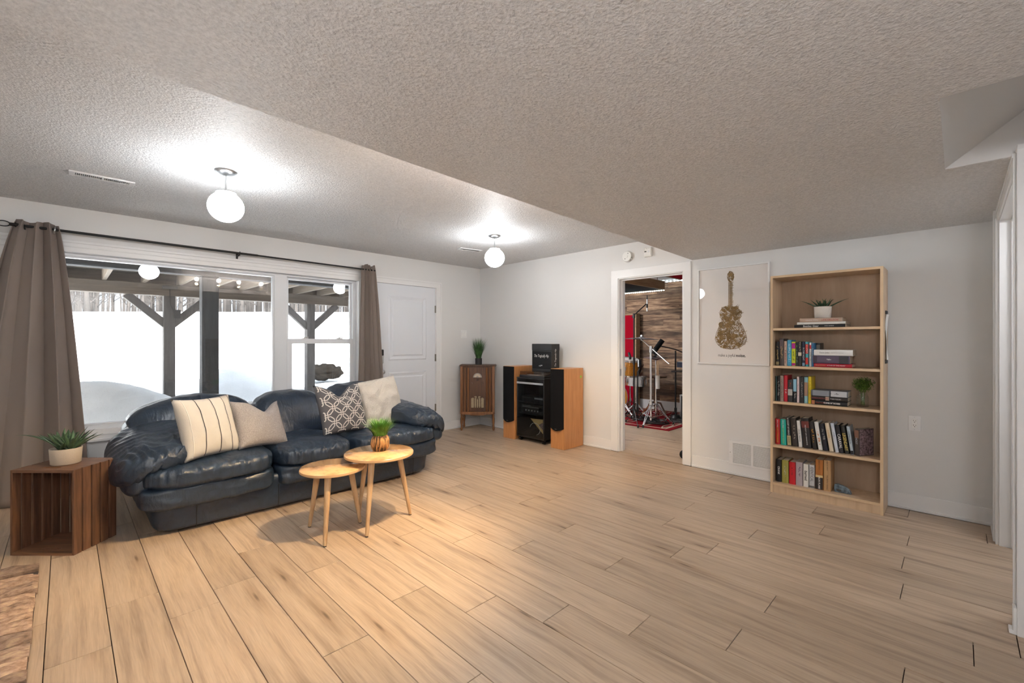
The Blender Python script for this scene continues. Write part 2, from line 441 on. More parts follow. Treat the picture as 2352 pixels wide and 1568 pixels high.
class MB:
    """collects shapes, then becomes one mesh object"""
    def __init__(self):
        self.v, self.f = [], []
        self.nb = 0
    def add(self, vs, fs):
        n = len(self.v)
        self.v += [tuple(v) for v in vs]
        self.f += [tuple(i + n for i in f) for f in fs]
        return self
    def box(self, x0, x1, y0, y1, z0, z1):
        x0, x1 = min(x0, x1), max(x0, x1); y0, y1 = min(y0, y1), max(y0, y1); z0, z1 = min(z0, z1), max(z0, z1)
        e = 0.00013 * (self.nb % 8)          # keeps faces of joined boxes from coinciding
        self.nb += 1
        x0 -= e; y0 -= e; z0 -= e; x1 += e; y1 += e; z1 += e
        vs = [(x0, y0, z0), (x1, y0, z0), (x1, y1, z0), (x0, y1, z0), (x0, y0, z1), (x1, y0, z1), (x1, y1, z1), (x0, y1, z1)]
        return self.add(vs, [(0, 3, 2, 1), (4, 5, 6, 7), (0, 1, 5, 4), (1, 2, 6, 5), (2, 3, 7, 6), (3, 0, 4, 7)])
    def obox(self, c, ax, ay, az):
        c, ax, ay, az = Vector(c), Vector(ax), Vector(ay), Vector(az)
        vs = [c + sx * ax + sy * ay + sz * az for sz in (-1, 1) for sx, sy in ((-1, -1), (1, -1), (1, 1), (-1, 1))]
        return self.add(vs, [(0, 3, 2, 1), (4, 5, 6, 7), (0, 1, 5, 4), (1, 2, 6, 5), (2, 3, 7, 6), (3, 0, 4, 7)])
    def cyl(self, p0, p1, r0, r1=None, n=12, caps=True):
        p0, p1 = Vector(p0), Vector(p1)
        r1 = r0 if r1 is None else r1
        d = (p1 - p0).normalized()
        a = d.orthogonal().normalized(); b = d.cross(a)
        vs = [p + r * (math.cos(2 * PI * i / n) * a + math.sin(2 * PI * i / n) * b) for p, r in ((p0, r0), (p1, r1)) for i in range(n)]
        fs = [(i, (i + 1) % n, n + (i + 1) % n, n + i) for i in range(n)]
        if caps:
            fs += [tuple(range(n - 1, -1, -1)), tuple(range(n, 2 * n))]
        return self.add(vs, fs)
    def lathe(self, prof, c=(0, 0, 0), n=24, sx=1.0, sy=1.0, cap0=True, cap1=True):
        cx, cy, cz = c
        vs = [(cx + sx * r * math.cos(2 * PI * i / n), cy + sy * r * math.sin(2 * PI * i / n), cz + z) for r, z in prof for i in range(n)]
        fs = []
        for k in range(len(prof) - 1):
            for i in range(n):
                j = (i + 1) % n
                fs.append((k * n + i, k * n + j, (k + 1) * n + j, (k + 1) * n + i))
        if cap0: fs.append(tuple(range(n - 1, -1, -1)))
        if cap1: fs.append(tuple((len(prof) - 1) * n + i for i in range(n)))
        return self.add(vs, fs)
    def tube(self, pts, r, n=8, closed=False):
        pts = [Vector(p) for p in pts]
        N = len(pts); rr = r if isinstance(r, (list, tuple)) else [r] * N
        vs, a = [], None
        for i, p in enumerate(pts):
            if closed:
                d = (pts[(i + 1) % N] - pts[i - 1])
            else:
                d = pts[min(i + 1, N - 1)] - pts[max(i - 1, 0)]
            if d.length < 1e-9: d = Vector((0, 0, 1))
            d.normalize()
            if a is None: a = d.orthogonal().normalized()
            a = (a - d * a.dot(d))
            if a.length < 1e-6: a = d.orthogonal()
            a.normalize(); b = d.cross(a)
            vs += [p + rr[i] * (math.cos(2 * PI * k / n) * a + math.sin(2 * PI * k / n) * b) for k in range(n)]
        fs = []
        for i in range(N if closed else N - 1):
            j = (i + 1) % N
            for k in range(n):
                l = (k + 1) % n
                fs.append((i * n + k, i * n + l, j * n + l, j * n + k))
        if not closed:
            fs += [tuple(range(n - 1, -1, -1)), tuple((N - 1) * n + k for k in range(n))]
        return self.add(vs, fs)
    def prism(self, poly, axis, a0, a1):
        """poly: 2-D outline (u,v) in the plane across axis; extruded from a0 to a1"""
        def P(u, v, a):
            return {'x': (a, u, v), 'y': (u, a, v), 'z': (u, v, a)}[axis]
        n = len(poly)
        vs = [P(u, v, a0) for u, v in poly] + [P(u, v, a1) for u, v in poly]
        return self.add(vs, [tuple(range(n - 1, -1, -1)), tuple(range(n, 2 * n))] + [(i, (i + 1) % n, n + (i + 1) % n, n + i) for i in range(n)])
    def grid(self, fn, nu, nv, closed_u=False):
        vs = [fn(i / nu, j / nv) for j in range(nv + 1) for i in range(nu + (0 if closed_u else 1))]
        w = nu if closed_u else nu + 1
        fs = []
        for j in range(nv):
            for i in range(nu):
                i2 = (i + 1) % w if closed_u else i + 1
                fs.append((j * w + i, j * w + i2, (j + 1) * w + i2, (j + 1) * w + i))
        return self.add(vs, fs)
    def mesh(self, name, bevel=0.0, seg=1, smooth=False, recalc=True):
        me = bpy.data.meshes.new(name)
        me.from_pydata(self.v, [], self.f)
        bm = bmesh.new(); bm.from_mesh(me)
        if recalc: bmesh.ops.recalc_face_normals(bm, faces=bm.faces)
        if bevel > 0:
            es = [e for e in bm.edges if len(e.link_faces) == 2 and e.calc_face_angle(0) > 0.5]
            bmesh.ops.bevel(bm, geom=es, offset=bevel, segments=seg, profile=0.5, affect='EDGES', clamp_overlap=True)
        bm.to_mesh(me); bm.free()
        if smooth:
            me.polygons.foreach_set('use_smooth', [True] * len(me.polygons))
        return me
    def build(self, name, m, parent=None, bevel=0.0, seg=1, smooth=False, recalc=True):
        return link(name, self.mesh(name, bevel, seg, smooth, recalc), m, parent)

def box(name, m, parent, x0, x1, y0, y1, z0, z1, bevel=0.0, seg=1):
    return MB().box(x0, x1, y0, y1, z0, z1).build(name, m, parent, bevel, seg)

def auto_smooth(o, deg=40):
    me = o.data
    me.polygons.foreach_set('use_smooth', [True] * len(me.polygons))
    try:
        me.set_sharp_from_angle(angle=math.radians(deg))
    except Exception:
        pass
    return o

def puff(name, m, parent, size, loc, p=3.5, n=14, fn=None, rot=(0, 0, 0)):
    """a stuffed, rounded block; fn(x,y,z in -1..1) -> offset vector"""
    bm = bmesh.new()
    bmesh.ops.create_cube(bm, size=2.0)
    bmesh.ops.subdivide_edges(bm, edges=bm.edges, cuts=n, use_grid_fill=True)
    R = Euler(rot).to_matrix(); S = Vector(size) * 0.5; L0 = Vector(loc)
    for v in bm.verts:
        x, y, z = v.co
        r = (abs(x) ** p + abs(y) ** p + abs(z) ** p) ** (-1.0 / p)
        u = Vector((x * r, y * r, z * r))
        w = Vector((u.x * S.x, u.y * S.y, u.z * S.z))
        if fn:
            w += fn(u.x, u.y, u.z)
        v.co = R @ w + L0
    me = bpy.data.meshes.new(name)
    bm.to_mesh(me); bm.free()
    return link(name, me, m, parent, smooth=True)

_text_cache = {}
def text_mesh(s, size, shear=0.0, bold=0.0, align='CENTER', spacing=1.0):
    key = (s, size, shear, bold, align, spacing)
    if key in _text_cache: return _text_cache[key]
    cu = bpy.data.curves.new('lettering', 'FONT')
    cu.body = s; cu.size = size; cu.shear = shear; cu.offset = bold
    cu.align_x = align; cu.align_y = 'CENTER'; cu.resolution_u = 2; cu.space_character = spacing
    cu.extrude = 0.0002
    o = bpy.data.objects.new('lettering', cu)
    COL.objects.link(o)
    dg = bpy.context.evaluated_depsgraph_get(); dg.update()
    me = bpy.data.meshes.new_from_object(o.evaluated_get(dg))
    bpy.data.objects.remove(o); bpy.data.curves.remove(cu)
    _text_cache[key] = me
    return me

def text_obj(name, s, size, m, parent, origin, ux, uy, shear=0.0, bold=0.0, fit=None, align='CENTER', spacing=1.0):
    """lettering lying in the plane ux (reading direction), uy (up)"""
    me = text_mesh(s, size, shear, bold, align, spacing).copy()
    ux, uy = Vector(ux).normalized(), Vector(uy).normalized()
    uz = ux.cross(uy)
    sx = 1.0
    if fit:
        w = max(v.co.x for v in me.vertices) - min(v.co.x for v in me.vertices)
        if w > fit: sx = fit / w
    for v in me.vertices:
        v.co = Vector(origin) + ux * (v.co.x * sx) + uy * v.co.y + uz * v.co.z
    me.materials.clear()
    return link(name, me, m, parent)

def marks_obj(name, length, hgt, m, parent, origin, ux, uy, seed=0):
    """print too small to read: a line of short ink strokes"""
    rg = random.Random(seed)
    ux, uy = Vector(ux), Vector(uy); uz = ux.cross(uy)
    mb = MB()
    x = -length / 2
    while x < length / 2 - hgt * 0.3:
        w = hgt * rg.uniform(0.16, 0.42)
        if rg.random() < 0.16:
            x += hgt * 0.5; continue
        for k in range(rg.choice((1, 2, 2))):
            y = rg.uniform(-0.35, 0.2) * hgt; h2 = hgt * rg.uniform(0.22, 0.5)
            o = Vector(origin) + uz * 0.0001
            mb.add([o + ux * x + uy * y, o + ux * (x + w) + uy * y, o + ux * (x + w * 0.9) + uy * (y + h2), o + ux * x + uy * (y + h2)], [(0, 1, 2, 3)])
        x += w + hgt * 0.14
    return mb.build(name, m, parent, recalc=False)

# ================================================================ THE ROOM
XB, YW = 4.513, 5.205        # bookcase wall, window wall
HC, HL = 2.38, 2.095         # upper ceiling, dropped ceiling
XL, YN = -1.15, -0.75        # wall behind the hearth, wall behind the camera
YR = -0.18                   # wall on the right with the doorway
WT = 0.12

def soffit_y(x):
    return 1.756 + 0.0345 * (x + 0.12)

# ---- floor: a sub-base and the planks of the living room and the music room
floor = struct(box('floor', 'floor_gap', None, XL - 0.1, 8.0, YN - 1.6, 5.4, -0.14, -0.0125))
PITCH, LEN, X0 = 0.1976, 1.24, 0.334
joint = {-3: 2.905, -2: 2.496, -1: 2.859, 0: 2.545, 1: 2.684, 2: 3.044, 3: 2.529, 4: 1.954, 5: 1.629, 6: 2.566, 7: 2.247, 8: 1.915,
         9: 2.627, 10: 1.882, 11: 2.436, 12: 1.063, 13: 1.443, 14: 0.955, 15: 1.464, 16: 1.888, 17: 1.465, 18: 2.004, 19: 1.11, 20: 1.499}
for k in (-4, -5, -6, -7, -8):
    joint[k] = 1.9 + 0.37 * (k % 4)
plank_cache = {}
def plank(x0, x1, y0, y1):
    w, l = round(x1 - x0, 4), round(y1 - y0, 4)
    if (w, l) not in plank_cache:
        g = 0.0015
        plank_cache[(w, l)] = MB().box(-w / 2 + g, w / 2 - g, -l / 2 + g, l / 2 - g, -0.0125, 0).mesh('plank', bevel=0.0009)
        plank_cache[(w, l)].materials.append(MATS['oak_floor'])
    o = bpy.data.objects.new('plank', plank_cache[(w, l)])
    COL.objects.link(o); o.parent = floor
    o.location = ((x0 + x1) / 2, (y0 + y1) / 2, 0)

for k, j in joint.items():
    x0, x1 = X0 + k * PITCH, X0 + (k + 1) * PITCH
    x1 = min(x1, XB + 0.001)
    x0c = max(x0, XL)
    if x1 - x0c < 0.03: continue
    lo = YN if x0 < 2.9 else YR - (0.9 if 3.1 < x0 < 4.2 else 0.0)
    y = j
    while y > lo: y -= LEN
    while y < YW - 0.001:
        a, b = max(y, lo), min(y + LEN, YW)
        if b - a > 0.02: plank(x0c, x1, a, b)
        y += LEN
# strip in the doorway and the music room (same boards)
for k in range(21, 38):
    x0, x1 = X0 + k * PITCH, min(X0 + (k + 1) * PITCH, 7.8)
    if k == 21: x0 = XB
    lo, hi = 1.2, 5.2
    y = 1.3 + (k * 0.43) % LEN - LEN
    if k == 21: lo, hi = 2.0, 2.78
    while y < hi:
        a, b = max(y, lo), min(y + LEN, hi)
        if b - a > 0.02: plank(x0, x1, a, b)
        y += LEN

# ---- walls
WX0, WX1, WZ0, WZ1 = -0.30, 2.545, 0.50, 2.02      # window rough opening
DX0, DX1, DZ1 = 2.755, 3.70, 2.03                  # exterior door opening
mb = MB()
TW = 0.16
mb.box(XL - WT, WX0, YW, YW + TW, 0, HC + 0.1)
mb.box(WX0, WX1, YW, YW + TW, 0, WZ0)
mb.box(WX0, WX1, YW, YW + TW, WZ1, HC + 0.1)
mb.box(WX1, DX0, YW, YW + TW, 0, HC + 0.1)
mb.box(DX0, DX1, YW, YW + TW, DZ1, HC + 0.1)
mb.box(DX1, 8.0, YW, YW + TW, 0, HC + 0.1)
struct(mb.build('wall_window', 'wall_paint'))

OY0, OY1, OZ = 2.0, 2.78, 2.0                      # opening to the music room
mb = MB()
mb.box(XB, XB + WT, OY1, YW, 0, HC + 0.1)
mb.box(XB, XB + WT, OY0, OY1, OZ, HC + 0.1)
mb.box(XB, XB + WT, YR - 1.4, OY0, 0, HC + 0.1)
struct(mb.build('wall_back', 'wall_paint'))

RX0, RX1 = 3.02, 4.11                               # doorway in the right wall
mb = MB()
mb.box(2.90, RX0, YR - 0.11, YR, 0, HL + 0.02)
mb.box(RX1, XB, YR - 0.11, YR, 0, HL + 0.02)
mb.box(RX0, RX1, YR - 0.11, YR, 2.03, HL + 0.02)
struct(mb.build('wall_right', 'wall_paint'))
struct(box('wall_left', 'wall_paint', None, XL - WT, XL, YN - 0.1, YW, 0, HC + 0.1))
struct(box('wall_near', 'wall_paint', None, XL - WT, 2.10, YN - WT, YN, 0, HL + 0.3))
# stair side: enclosure round the stairwell and the hall beyond the right doorway
struct(box('wall_stair_left', 'wall_paint', None, 2.02, 2.10, -2.35, YN - 0.1, 0, 3.6))
struct(box('wall_stair_right', 'wall_paint', None, 3.0, 3.1, -2.3, YR - 0.11, 0, 3.6))
struct(box('wall_stair_end', 'wall_paint', None, 2.0, XB + WT, -2.45, -2.35, 0, 3.6))
struct(box('wall_hall', 'wall_paint', None, 3.1, XB, -1.55, -1.45, 0, 2.3))

# ---- ceilings
struct(box('ceiling', 'ceiling_stucco', None, XL, XB + 0.001, soffit_y(XL) - 0.1, YW + 0.01, HC, HC + 0.08))
RCX0, RCX1, RCY = 2.105, 3.0, 0.045                 # stairwell opening in the dropped ceiling
def low_poly(x0, x1, y0f, y1f, m='ceiling_stucco'):
    vs = [(x0, y0f(x0), HL), (x1, y0f(x1), HL), (x1, y1f(x1), HL), (x0, y1f(x0), HL)]
    vs += [(a, b, HC + 0.06) for a, b, c in vs]
    return vs, [(0, 3, 2, 1), (4, 5, 6, 7), (0, 1, 5, 4), (1, 2, 6, 5), (2, 3, 7, 6), (3, 0, 4, 7)]
mb = MB()
mb.add(*low_poly(XL, RCX0, lambda x: YN - 0.1, soffit_y))
mb.add(*low_poly(RCX0, RCX1, lambda x: RCY, soffit_y))
mb.add(*low_poly(RCX1, XB + 0.001, lambda x: -1.6, soffit_y))
struct(mb.build('ceiling_dropped', 'ceiling_stucco'))
mb = MB()
sl = math.tan(math.radians(37))
mb.add([(RCX0 - 0.05, RCY, HL + 0.004), (RCX1 + 0.02, RCY, HL + 0.004), (RCX1 + 0.02, RCY - 1.6, HL + 0.004 + 1.6 * sl), (RCX0 - 0.05, RCY - 1.6, HL + 0.004 + 1.6 * sl),
        (RCX0 - 0.05, RCY, HL + 0.08), (RCX1 + 0.02, RCY, HL + 0.08), (RCX1 + 0.02, RCY - 1.6, HL + 0.08 + 1.6 * sl), (RCX0 - 0.05, RCY - 1.6, HL + 0.08 + 1.6 * sl)],
       [(0, 3, 2, 1), (4, 5, 6, 7), (0, 1, 5, 4), (1, 2, 6, 5), (2, 3, 7, 6), (3, 0, 4, 7)])
struct(mb.build('ceiling_stair', 'smooth_ceiling'))
mb = MB()
mb.box(RCX1 - 0.004, RCX1 + 0.08, -2.3, RCY, HL + 0.001, 3.6)
mb.box(RCX0 - 0.08, RCX0, -2.3, RCY, HL + 0.001, 3.6)
struct(mb.build('wall_stairwell_cheek', 'smooth_ceiling'))
struct(box('ceiling_stairwell', 'smooth_ceiling', None, 1.9, 3.1, -2.4, RCY, 3.4, 3.5))

# stairs behind the stub wall (rising away to the right of the camera)
st = thing('staircase', 'white painted staircase rising beside the stub wall at the right', 'stairs', (2.5, -0.35, 0))
for i in range(7):
    box('step', 'oak_floor', st, -0.38, 0.38, -0.25 * (i + 1), -0.25 * i, 0.0 if i == 0 else 0.19 * i - 0.02, 0.19 * (i + 1), 0.004)

# house storey above (keeps sun off the snow banks by the wall) and roof slab
struct(box('wall_upper_storey', 'wall_paint', None, XL - 0.3, 8.2, -3.2, YW + 0.14, 3.62, 5.6))
mb = MB()
mb.box(XL - 0.3, 8.2, RCY + 0.02, YW + 0.14, HC + 0.085, 3.62)
mb.box(XL - 0.3, RCX0 - 0.1, -3.2, RCY + 0.02, HC + 0.085, 3.62)
mb.box(RCX1 + 0.1, 8.2, -3.2, RCY + 0.02, HC + 0.085, 3.62)
struct(mb.build('ceiling_slab', 'wall_paint'))

# ---- baseboards
def baseboard(name, segs):
    mb = MB()
    for (x0, x1, y0, y1, nx, ny) in segs:
        t = 0.012
        if nx: 
            mb.box(x0, x0 + nx * t, y0, y1, 0, 0.115); mb.box(x0, x0 + nx * (t + 0.012), y0, y1, 0, 0.018)
        else:
            mb.box(x0, x1, y0, y0 + ny * t, 0, 0.115); mb.box(x0, x1, y0, y0 + ny * (t + 0.012), 0, 0.018)
    return struct(mb.build(name, 'white_trim', None, 0.002))
baseboard('baseboard_back', [(XB, 0, YR, OY0 - 0.085, -1, 0), (XB, 0, OY1 + 0.085, YW - 0.013, -1, 0)])
baseboard('baseboard_window', [(XL, WX1 + 0.12, YW, 0, 0, -1), (DX1 + 0.09, XB - 0.013, YW, 0, 0, -1)])
baseboard('baseboard_right', [(RX1 + 0.075, XB - 0.03, YR, 0, 0, 1), (2.90, RX0 - 0.072, YR, 0, 0, 1)])
baseboard('baseboard_left', [(XL, 0, 3.75, YW - 0.02, 1, 0)])

# ---- window
FY = YW + 0.055         # inner face of the vinyl frame
GY = YW + 0.085
w1 = struct(MB().box(WX0, WX0 + 0.06, FY, YW + TW, WZ0, WZ1).box(1.605, 1.735, FY, YW + TW, WZ0, WZ1).box(WX1 - 0.05, WX1, FY, YW + TW, WZ0, WZ1)
            .box(WX0, WX1, FY, YW + TW, WZ0, WZ0 + 0.045).box(WX0, WX1, FY, YW + TW, WZ1 - 0.035, WZ1).build('window_1', 'white_vinyl', None, 0.003))
def pane(x0, x1, z0, z1, y):
    return box('pane', 'window_glass', w1, x0, x1, y, y + 0.004, z0, z1)
pane(WX0 + 0.055, 1.61, WZ0 + 0.04, WZ1 - 0.03, GY)
# picture sash bead
mb = MB()
for a, b, c, d in ((WX0 + 0.06, WX0 + 0.085, WZ0 + 0.045, WZ1 - 0.035), (1.588, 1.606, WZ0 + 0.045, WZ1 - 0.035)):
    mb.box(a, b, FY + 0.008, GY + 0.03, c, d)
mb.box(WX0 + 0.06, 1.606, FY + 0.008, GY + 0.03, WZ0 + 0.045, WZ0 + 0.06)
mb.box(WX0 + 0.06, 1.606, FY + 0.008, GY + 0.03, WZ1 - 0.05, WZ1 - 0.035)
mb.build('sash', 'white_vinyl', w1, 0.003)
# double-hung: upper sash (outer), lower sash (inner)
mb = MB()
U0, U1 = 1.735, WX1 - 0.05
for a, b, c, d in ((U0, U0 + 0.028, 1.25, WZ1 - 0.035), (U1 - 0.02, U1, 1.25, WZ1 - 0.035), (U0, U1, WZ1 - 0.06, WZ1 - 0.035), (U0, U1, 1.245, 1.29)):
    mb.box(a, b, GY + 0.012, GY + 0.045, c, d)
mb.build('sash', 'white_vinyl', w1, 0.003)
pane(U0 + 0.02, U1 - 0.015, 1.27, WZ1 - 0.05, GY + 0.028)
mb = MB()
for a, b, c, d in ((U0, U0 + 0.055, WZ0 + 0.045, 1.295), (U1 - 0.035, U1, WZ0 + 0.045, 1.295), (U0, U1, WZ0 + 0.045, WZ0 + 0.10), (U0, U1, 1.242, 1.298)):
    mb.box(a, b, FY + 0.002, FY + 0.036, c, d)
mb.build('sash', 'white_vinyl', w1, 0.003)
pane(U0 + 0.05, U1 - 0.03, WZ0 + 0.09, 1.246, FY + 0.018)
for lx in (1.93, 2.33):
    MB().box(lx - 0.035, lx + 0.035, FY + 0.0, FY + 0.035, 1.298, 1.306).cyl((lx, FY + 0.018, 1.306), (lx, FY + 0.018, 1.318), 0.012).obox((lx + 0.012, FY + 0.012, 1.316), (0.025, 0.004, 0), (-0.001, 0.006, 0), (0, 0, 0.004)).build('sash_lock', 'silver', w1)
# casing and stool
mb = MB()
CZ = 2.105
mb.box(WX0 - 0.10, DX0 - 0.065, YW - 0.016, YW, WZ1 - 0.012, CZ)
mb.box(WX0 - 0.10, DX0 - 0.065, YW - 0.026, YW, CZ - 0.022, CZ)
mb.box(WX0 - 0.10, DX0 - 0.065, YW - 0.021, YW, WZ1 + 0.028, WZ1 + 0.040)
mb.box(WX0 - 0.10, WX0 + 0.008, YW - 0.016, YW, 0.415, WZ1 - 0.012)
mb.box(WX1 - 0.008, WX1 + 0.10, YW - 0.016, YW, 0.415, WZ1 - 0.012)
mb.box(WX0 - 0.10, WX1 + 0.10, YW - 0.016, YW, 0.415, WZ0 + 0.012)
mb.box(WX0 - 0.10, WX1 + 0.10, YW - 0.026, YW, 0.415, 0.437)
mb.box(WX0 - 0.10, WX1 + 0.10, YW - 0.021, YW, 0.466, 0.477)
struct(mb.build('trim_1', 'white_trim', None, 0.003))
# jamb liner inside the opening
mb = MB()
mb.box(WX0, WX1, YW - 0.004, FY + 0.001, WZ1 - 0.010, WZ1 + 0.004)
mb.box(WX0, WX1, YW - 0.004, FY + 0.001, WZ0 - 0.004, WZ0 + 0.010)
mb.box(WX0 - 0.004, WX0 + 0.010, YW - 0.004, FY + 0.001, WZ0, WZ1)
mb.box(WX1 - 0.010, WX1 + 0.004, YW - 0.004, FY + 0.001, WZ0, WZ1)
struct(mb.build('trim_2', 'white_trim'))

# ---- exterior door
d1 = struct(MB().box(2.772, 3.684, YW + 0.012, YW + 0.056, 0.012, 2.018).build('door_1', 'door_paint', None, 0.002))
def door_panel(x0, x1, z0, z1):
    mb = MB()
    y = YW + 0.012
    # sunk ogee frame with a raised field
    def ring(a, b, ya, yb):
        A = [(x0 + a, z0 + a), (x1 - a, z0 + a), (x1 - a, z1 - a), (x0 + a, z1 - a)]
        B = [(x0 + b, z0 + b), (x1 - b, z0 + b), (x1 - b, z1 - b), (x0 + b, z1 - b)]
        vs = [(p, ya, q) for p, q in A] + [(p, yb, q) for p, q in B]
        mb.add(vs, [(i, (i + 1) % 4, 4 + (i + 1) % 4, 4 + i) for i in range(4)])
    ring(0, 0.012, y - 0.0005, y - 0.008); ring(0.012, 0.020, y - 0.008, y - 0.008); ring(0.020, 0.045, y - 0.008, y - 0.0012)
    ring(0.045, 0.058, y - 0.0012, y - 0.0012); ring(0.058, 0.070, y - 0.0012, y - 0.007)
    b = 0.070
    mb.add([(x0 + b, y - 0.007, z0 + b), (x1 - b, y - 0.007, z0 + b), (x1 - b, y - 0.007, z1 - b), (x0 + b, y - 0.007, z1 - b)], [(0, 1, 2, 3)])
    return mb.build('door_panel', 'door_paint', d1)
door_panel(2.955, 3.535, 1.02, 1.875)
door_panel(2.955, 3.535, 0.20, 0.865)
for hz in (0.34, 1.04, 1.72):
    MB().box(3.676, 3.694, YW - 0.004, YW + 0.012, hz - 0.05, hz + 0.05).cyl((3.686, YW - 0.006, hz - 0.05), (3.686, YW - 0.006, hz + 0.05), 0.006, n=8).build('hinge', 'brass_grey', d1)
# keypad deadbolt and knob
lk = MB().box(2.815, 2.875, YW - 0.018, YW + 0.012, 0.985, 1.115).build('deadbolt', 'silver', d1, 0.012, 2)
MB().box(2.818, 2.872, YW - 0.024, YW - 0.004, 1.085, 1.165).build('keypad', 'black_plastic', lk, 0.01, 2)
MB().obox((2.845, YW - 0.03, 1.02), (0.006, 0, 0), (0, 0.012, 0), (0, 0, 0.022)).build('thumb_turn', 'silver', lk, 0.003)
MB().cyl((2.845, YW + 0.013, 0.88), (2.845, YW + 0.003, 0.88), 0.032, n=20).cyl((2.845, YW + 0.01, 0.88), (2.845, YW - 0.03, 0.88), 0.012).build('knob_rose', 'brushed_nickel', d1)
k = MB(); k.lathe([(0.012, 0), (0.024, 0.008), (0.029, 0.02), (0.026, 0.034), (0.012, 0.04)], n=20)
kn = k.build('door_knob', 'brushed_nickel', d1, smooth=True); kn.rotation_euler = (PI / 2, 0, 0); kn.location = (2.845, YW - 0.022, 0.88)
mb = MB()
for a, b in ((DX0 - 0.065, DX0 + 0.012), (DX1 - 0.012, DX1 + 0.075)):
    mb.box(a, b, YW - 0.016, YW, 0, 2.018)
    oa, ob = (a, a + 0.02) if a < 3 else (b - 0.02, b)
    mb.box(oa, ob, YW - 0.024, YW, 0, 2.096)
mb.box(DX0 - 0.065, DX1 + 0.075, YW - 0.016, YW, 2.018, 2.096)
mb.box(DX0 - 0.065, DX1 + 0.075, YW - 0.024, YW, 2.076, 2.096)
mb.box(DX0, DX0 + 0.016, YW, YW + TW, 0, 2.03); mb.box(DX1 - 0.014, DX1, YW, YW + TW, 0, 2.03); mb.box(DX0, DX1, YW, YW + TW, 2.02, 2.034)
struct(mb.build('trim_3', 'white_trim', None, 0.002))

# ---- opening to the music room: jambs and casing
mb = MB()
X1, X2 = XB - 0.016, XB + WT + 0.016
for ya, yb in ((OY0 - 0.075, OY0 + 0.006), (OY1 - 0.006, OY1 + 0.085)):
    mb.box(X1, XB, ya, yb, 0, OZ); mb.box(XB + WT, X2, ya, yb, 0, OZ)
mb.box(X1, XB, OY0 - 0.075, OY1 + 0.085, OZ - 0.008, OZ + 0.085); mb.box(XB + WT, X2, OY0 - 0.075, OY1 + 0.085, OZ - 0.008, OZ + 0.085)
struct(mb.build('trim_4', 'white_trim', None, 0.002))
mb = MB()
mb.box(XB - 0.004, XB + WT + 0.004, OY0 - 0.004, OY0 + 0.018, 0, OZ); mb.box(XB - 0.004, XB + WT + 0.004, OY1 - 0.018, OY1 + 0.004, 0, OZ)
mb.box(XB - 0.004, XB + WT + 0.004, OY0, OY1, OZ - 0.018, OZ + 0.004)
mb.box(XB + 0.045, XB + 0.08, OY1 - 0.03, OY1, 0, OZ); mb.box(XB + 0.045, XB + 0.08, OY0, OY0 + 0.03, 0, OZ)
mb.box(XB + 0.045, XB + 0.08, OY0, OY1, OZ - 0.03, OZ)
j4 = struct(mb.build('trim_5', 'white_trim', None, 0.0015))
MB().box(XB + 0.01, XB + 0.04, OY1 - 0.021, OY1 - 0.017, 0.87, 0.95).build('strike_plate', 'brushed_nickel', j4)

# ---- doorway on the right
mb = MB()
for a, b in ((RX1 - 0.005, RX1 + 0.07), (RX0 - 0.07, RX0 + 0.005)):
    th_ = 0.016 if a > 4 else 0.006
    mb.box(a, b, YR, YR + th_, 0, 2.035)
    oa, ob = (b - 0.018, b) if a > 4 else (a, a + 0.018)
    mb.box(oa, ob, YR, YR + th_ * 1.5, 0, HL)
mb.box(RX0 - 0.07, RX1 + 0.07, YR, YR + 0.008, 2.02, HL)
mb.box(RX0 - 0.07, RX1 + 0.07, YR, YR + 0.012, HL - 0.02, HL)
mb.box(RX1 - 0.016, RX1, YR - 0.11, YR, 0, 2.03); mb.box(RX0, RX0 + 0.016, YR - 0.11, YR, 0, 2.03); mb.box(RX0, RX1, YR - 0.11, YR, 2.014, 2.03)
mb.box(RX1 - 0.03, RX1 - 0.015, YR - 0.075, YR - 0.05, 0, 2.03); mb.box(RX0, RX1, YR - 0.075, YR - 0.05, 2.0, 2.015)
struct(mb.build('trim_6', 'white_trim', None, 0.0015))
struct(box('trim_7', 'white_trim', None, 2.893, 2.90, YR - 0.11, YR + 0.001, 0, HL, 0.0015))

# ---- music room shell
MX = 7.8
struct(MB().box(XB + WT, MX, 5.2, 5.205, 0, HC).box(XB + WT, MX + 0.1, 1.1, 1.2, 0, HC + 0.1).build('wall_music_side', 'wall_paint'))
wp = struct(box('wall_music_far', 'floor_gap', None, MX + 0.012, MX + 0.1, 1.1, 5.3, 0, HC + 0.1))
struct(box('ceiling_music', 'ceiling_stucco', None, XB + WT, MX + 0.1, 1.1, 5.3, HC, HC + 0.08))
struct(box('baseboard_music', 'white_trim', None, MX - 0.012, MX + 0.012, 1.2, 5.2, 0, 0.17, 0.003))
rng = random.Random(11)
z = 0.17
while z < HC - 0.02:
    h = rng.choice((0.095, 0.11, 0.085, 0.10))
    y = 2.6 - rng.random() * 1.0
    while y < 5.2:
        l = 0.7 + rng.random() * 0.6
        a, b = max(y, 2.6), min(y + l, 5.2)
        if b - a > 0.03:
            o = box('plank', 'barn_plank', wp, -0.006 - rng.random() * 0.003, 0.006, -(b - a) / 2 + 0.001, (b - a) / 2 - 0.001, 0.001, min(h, HC - z) - 0.001)
            o.location = (MX + 0.006, (a + b) / 2, z)
        y += l
    z += h

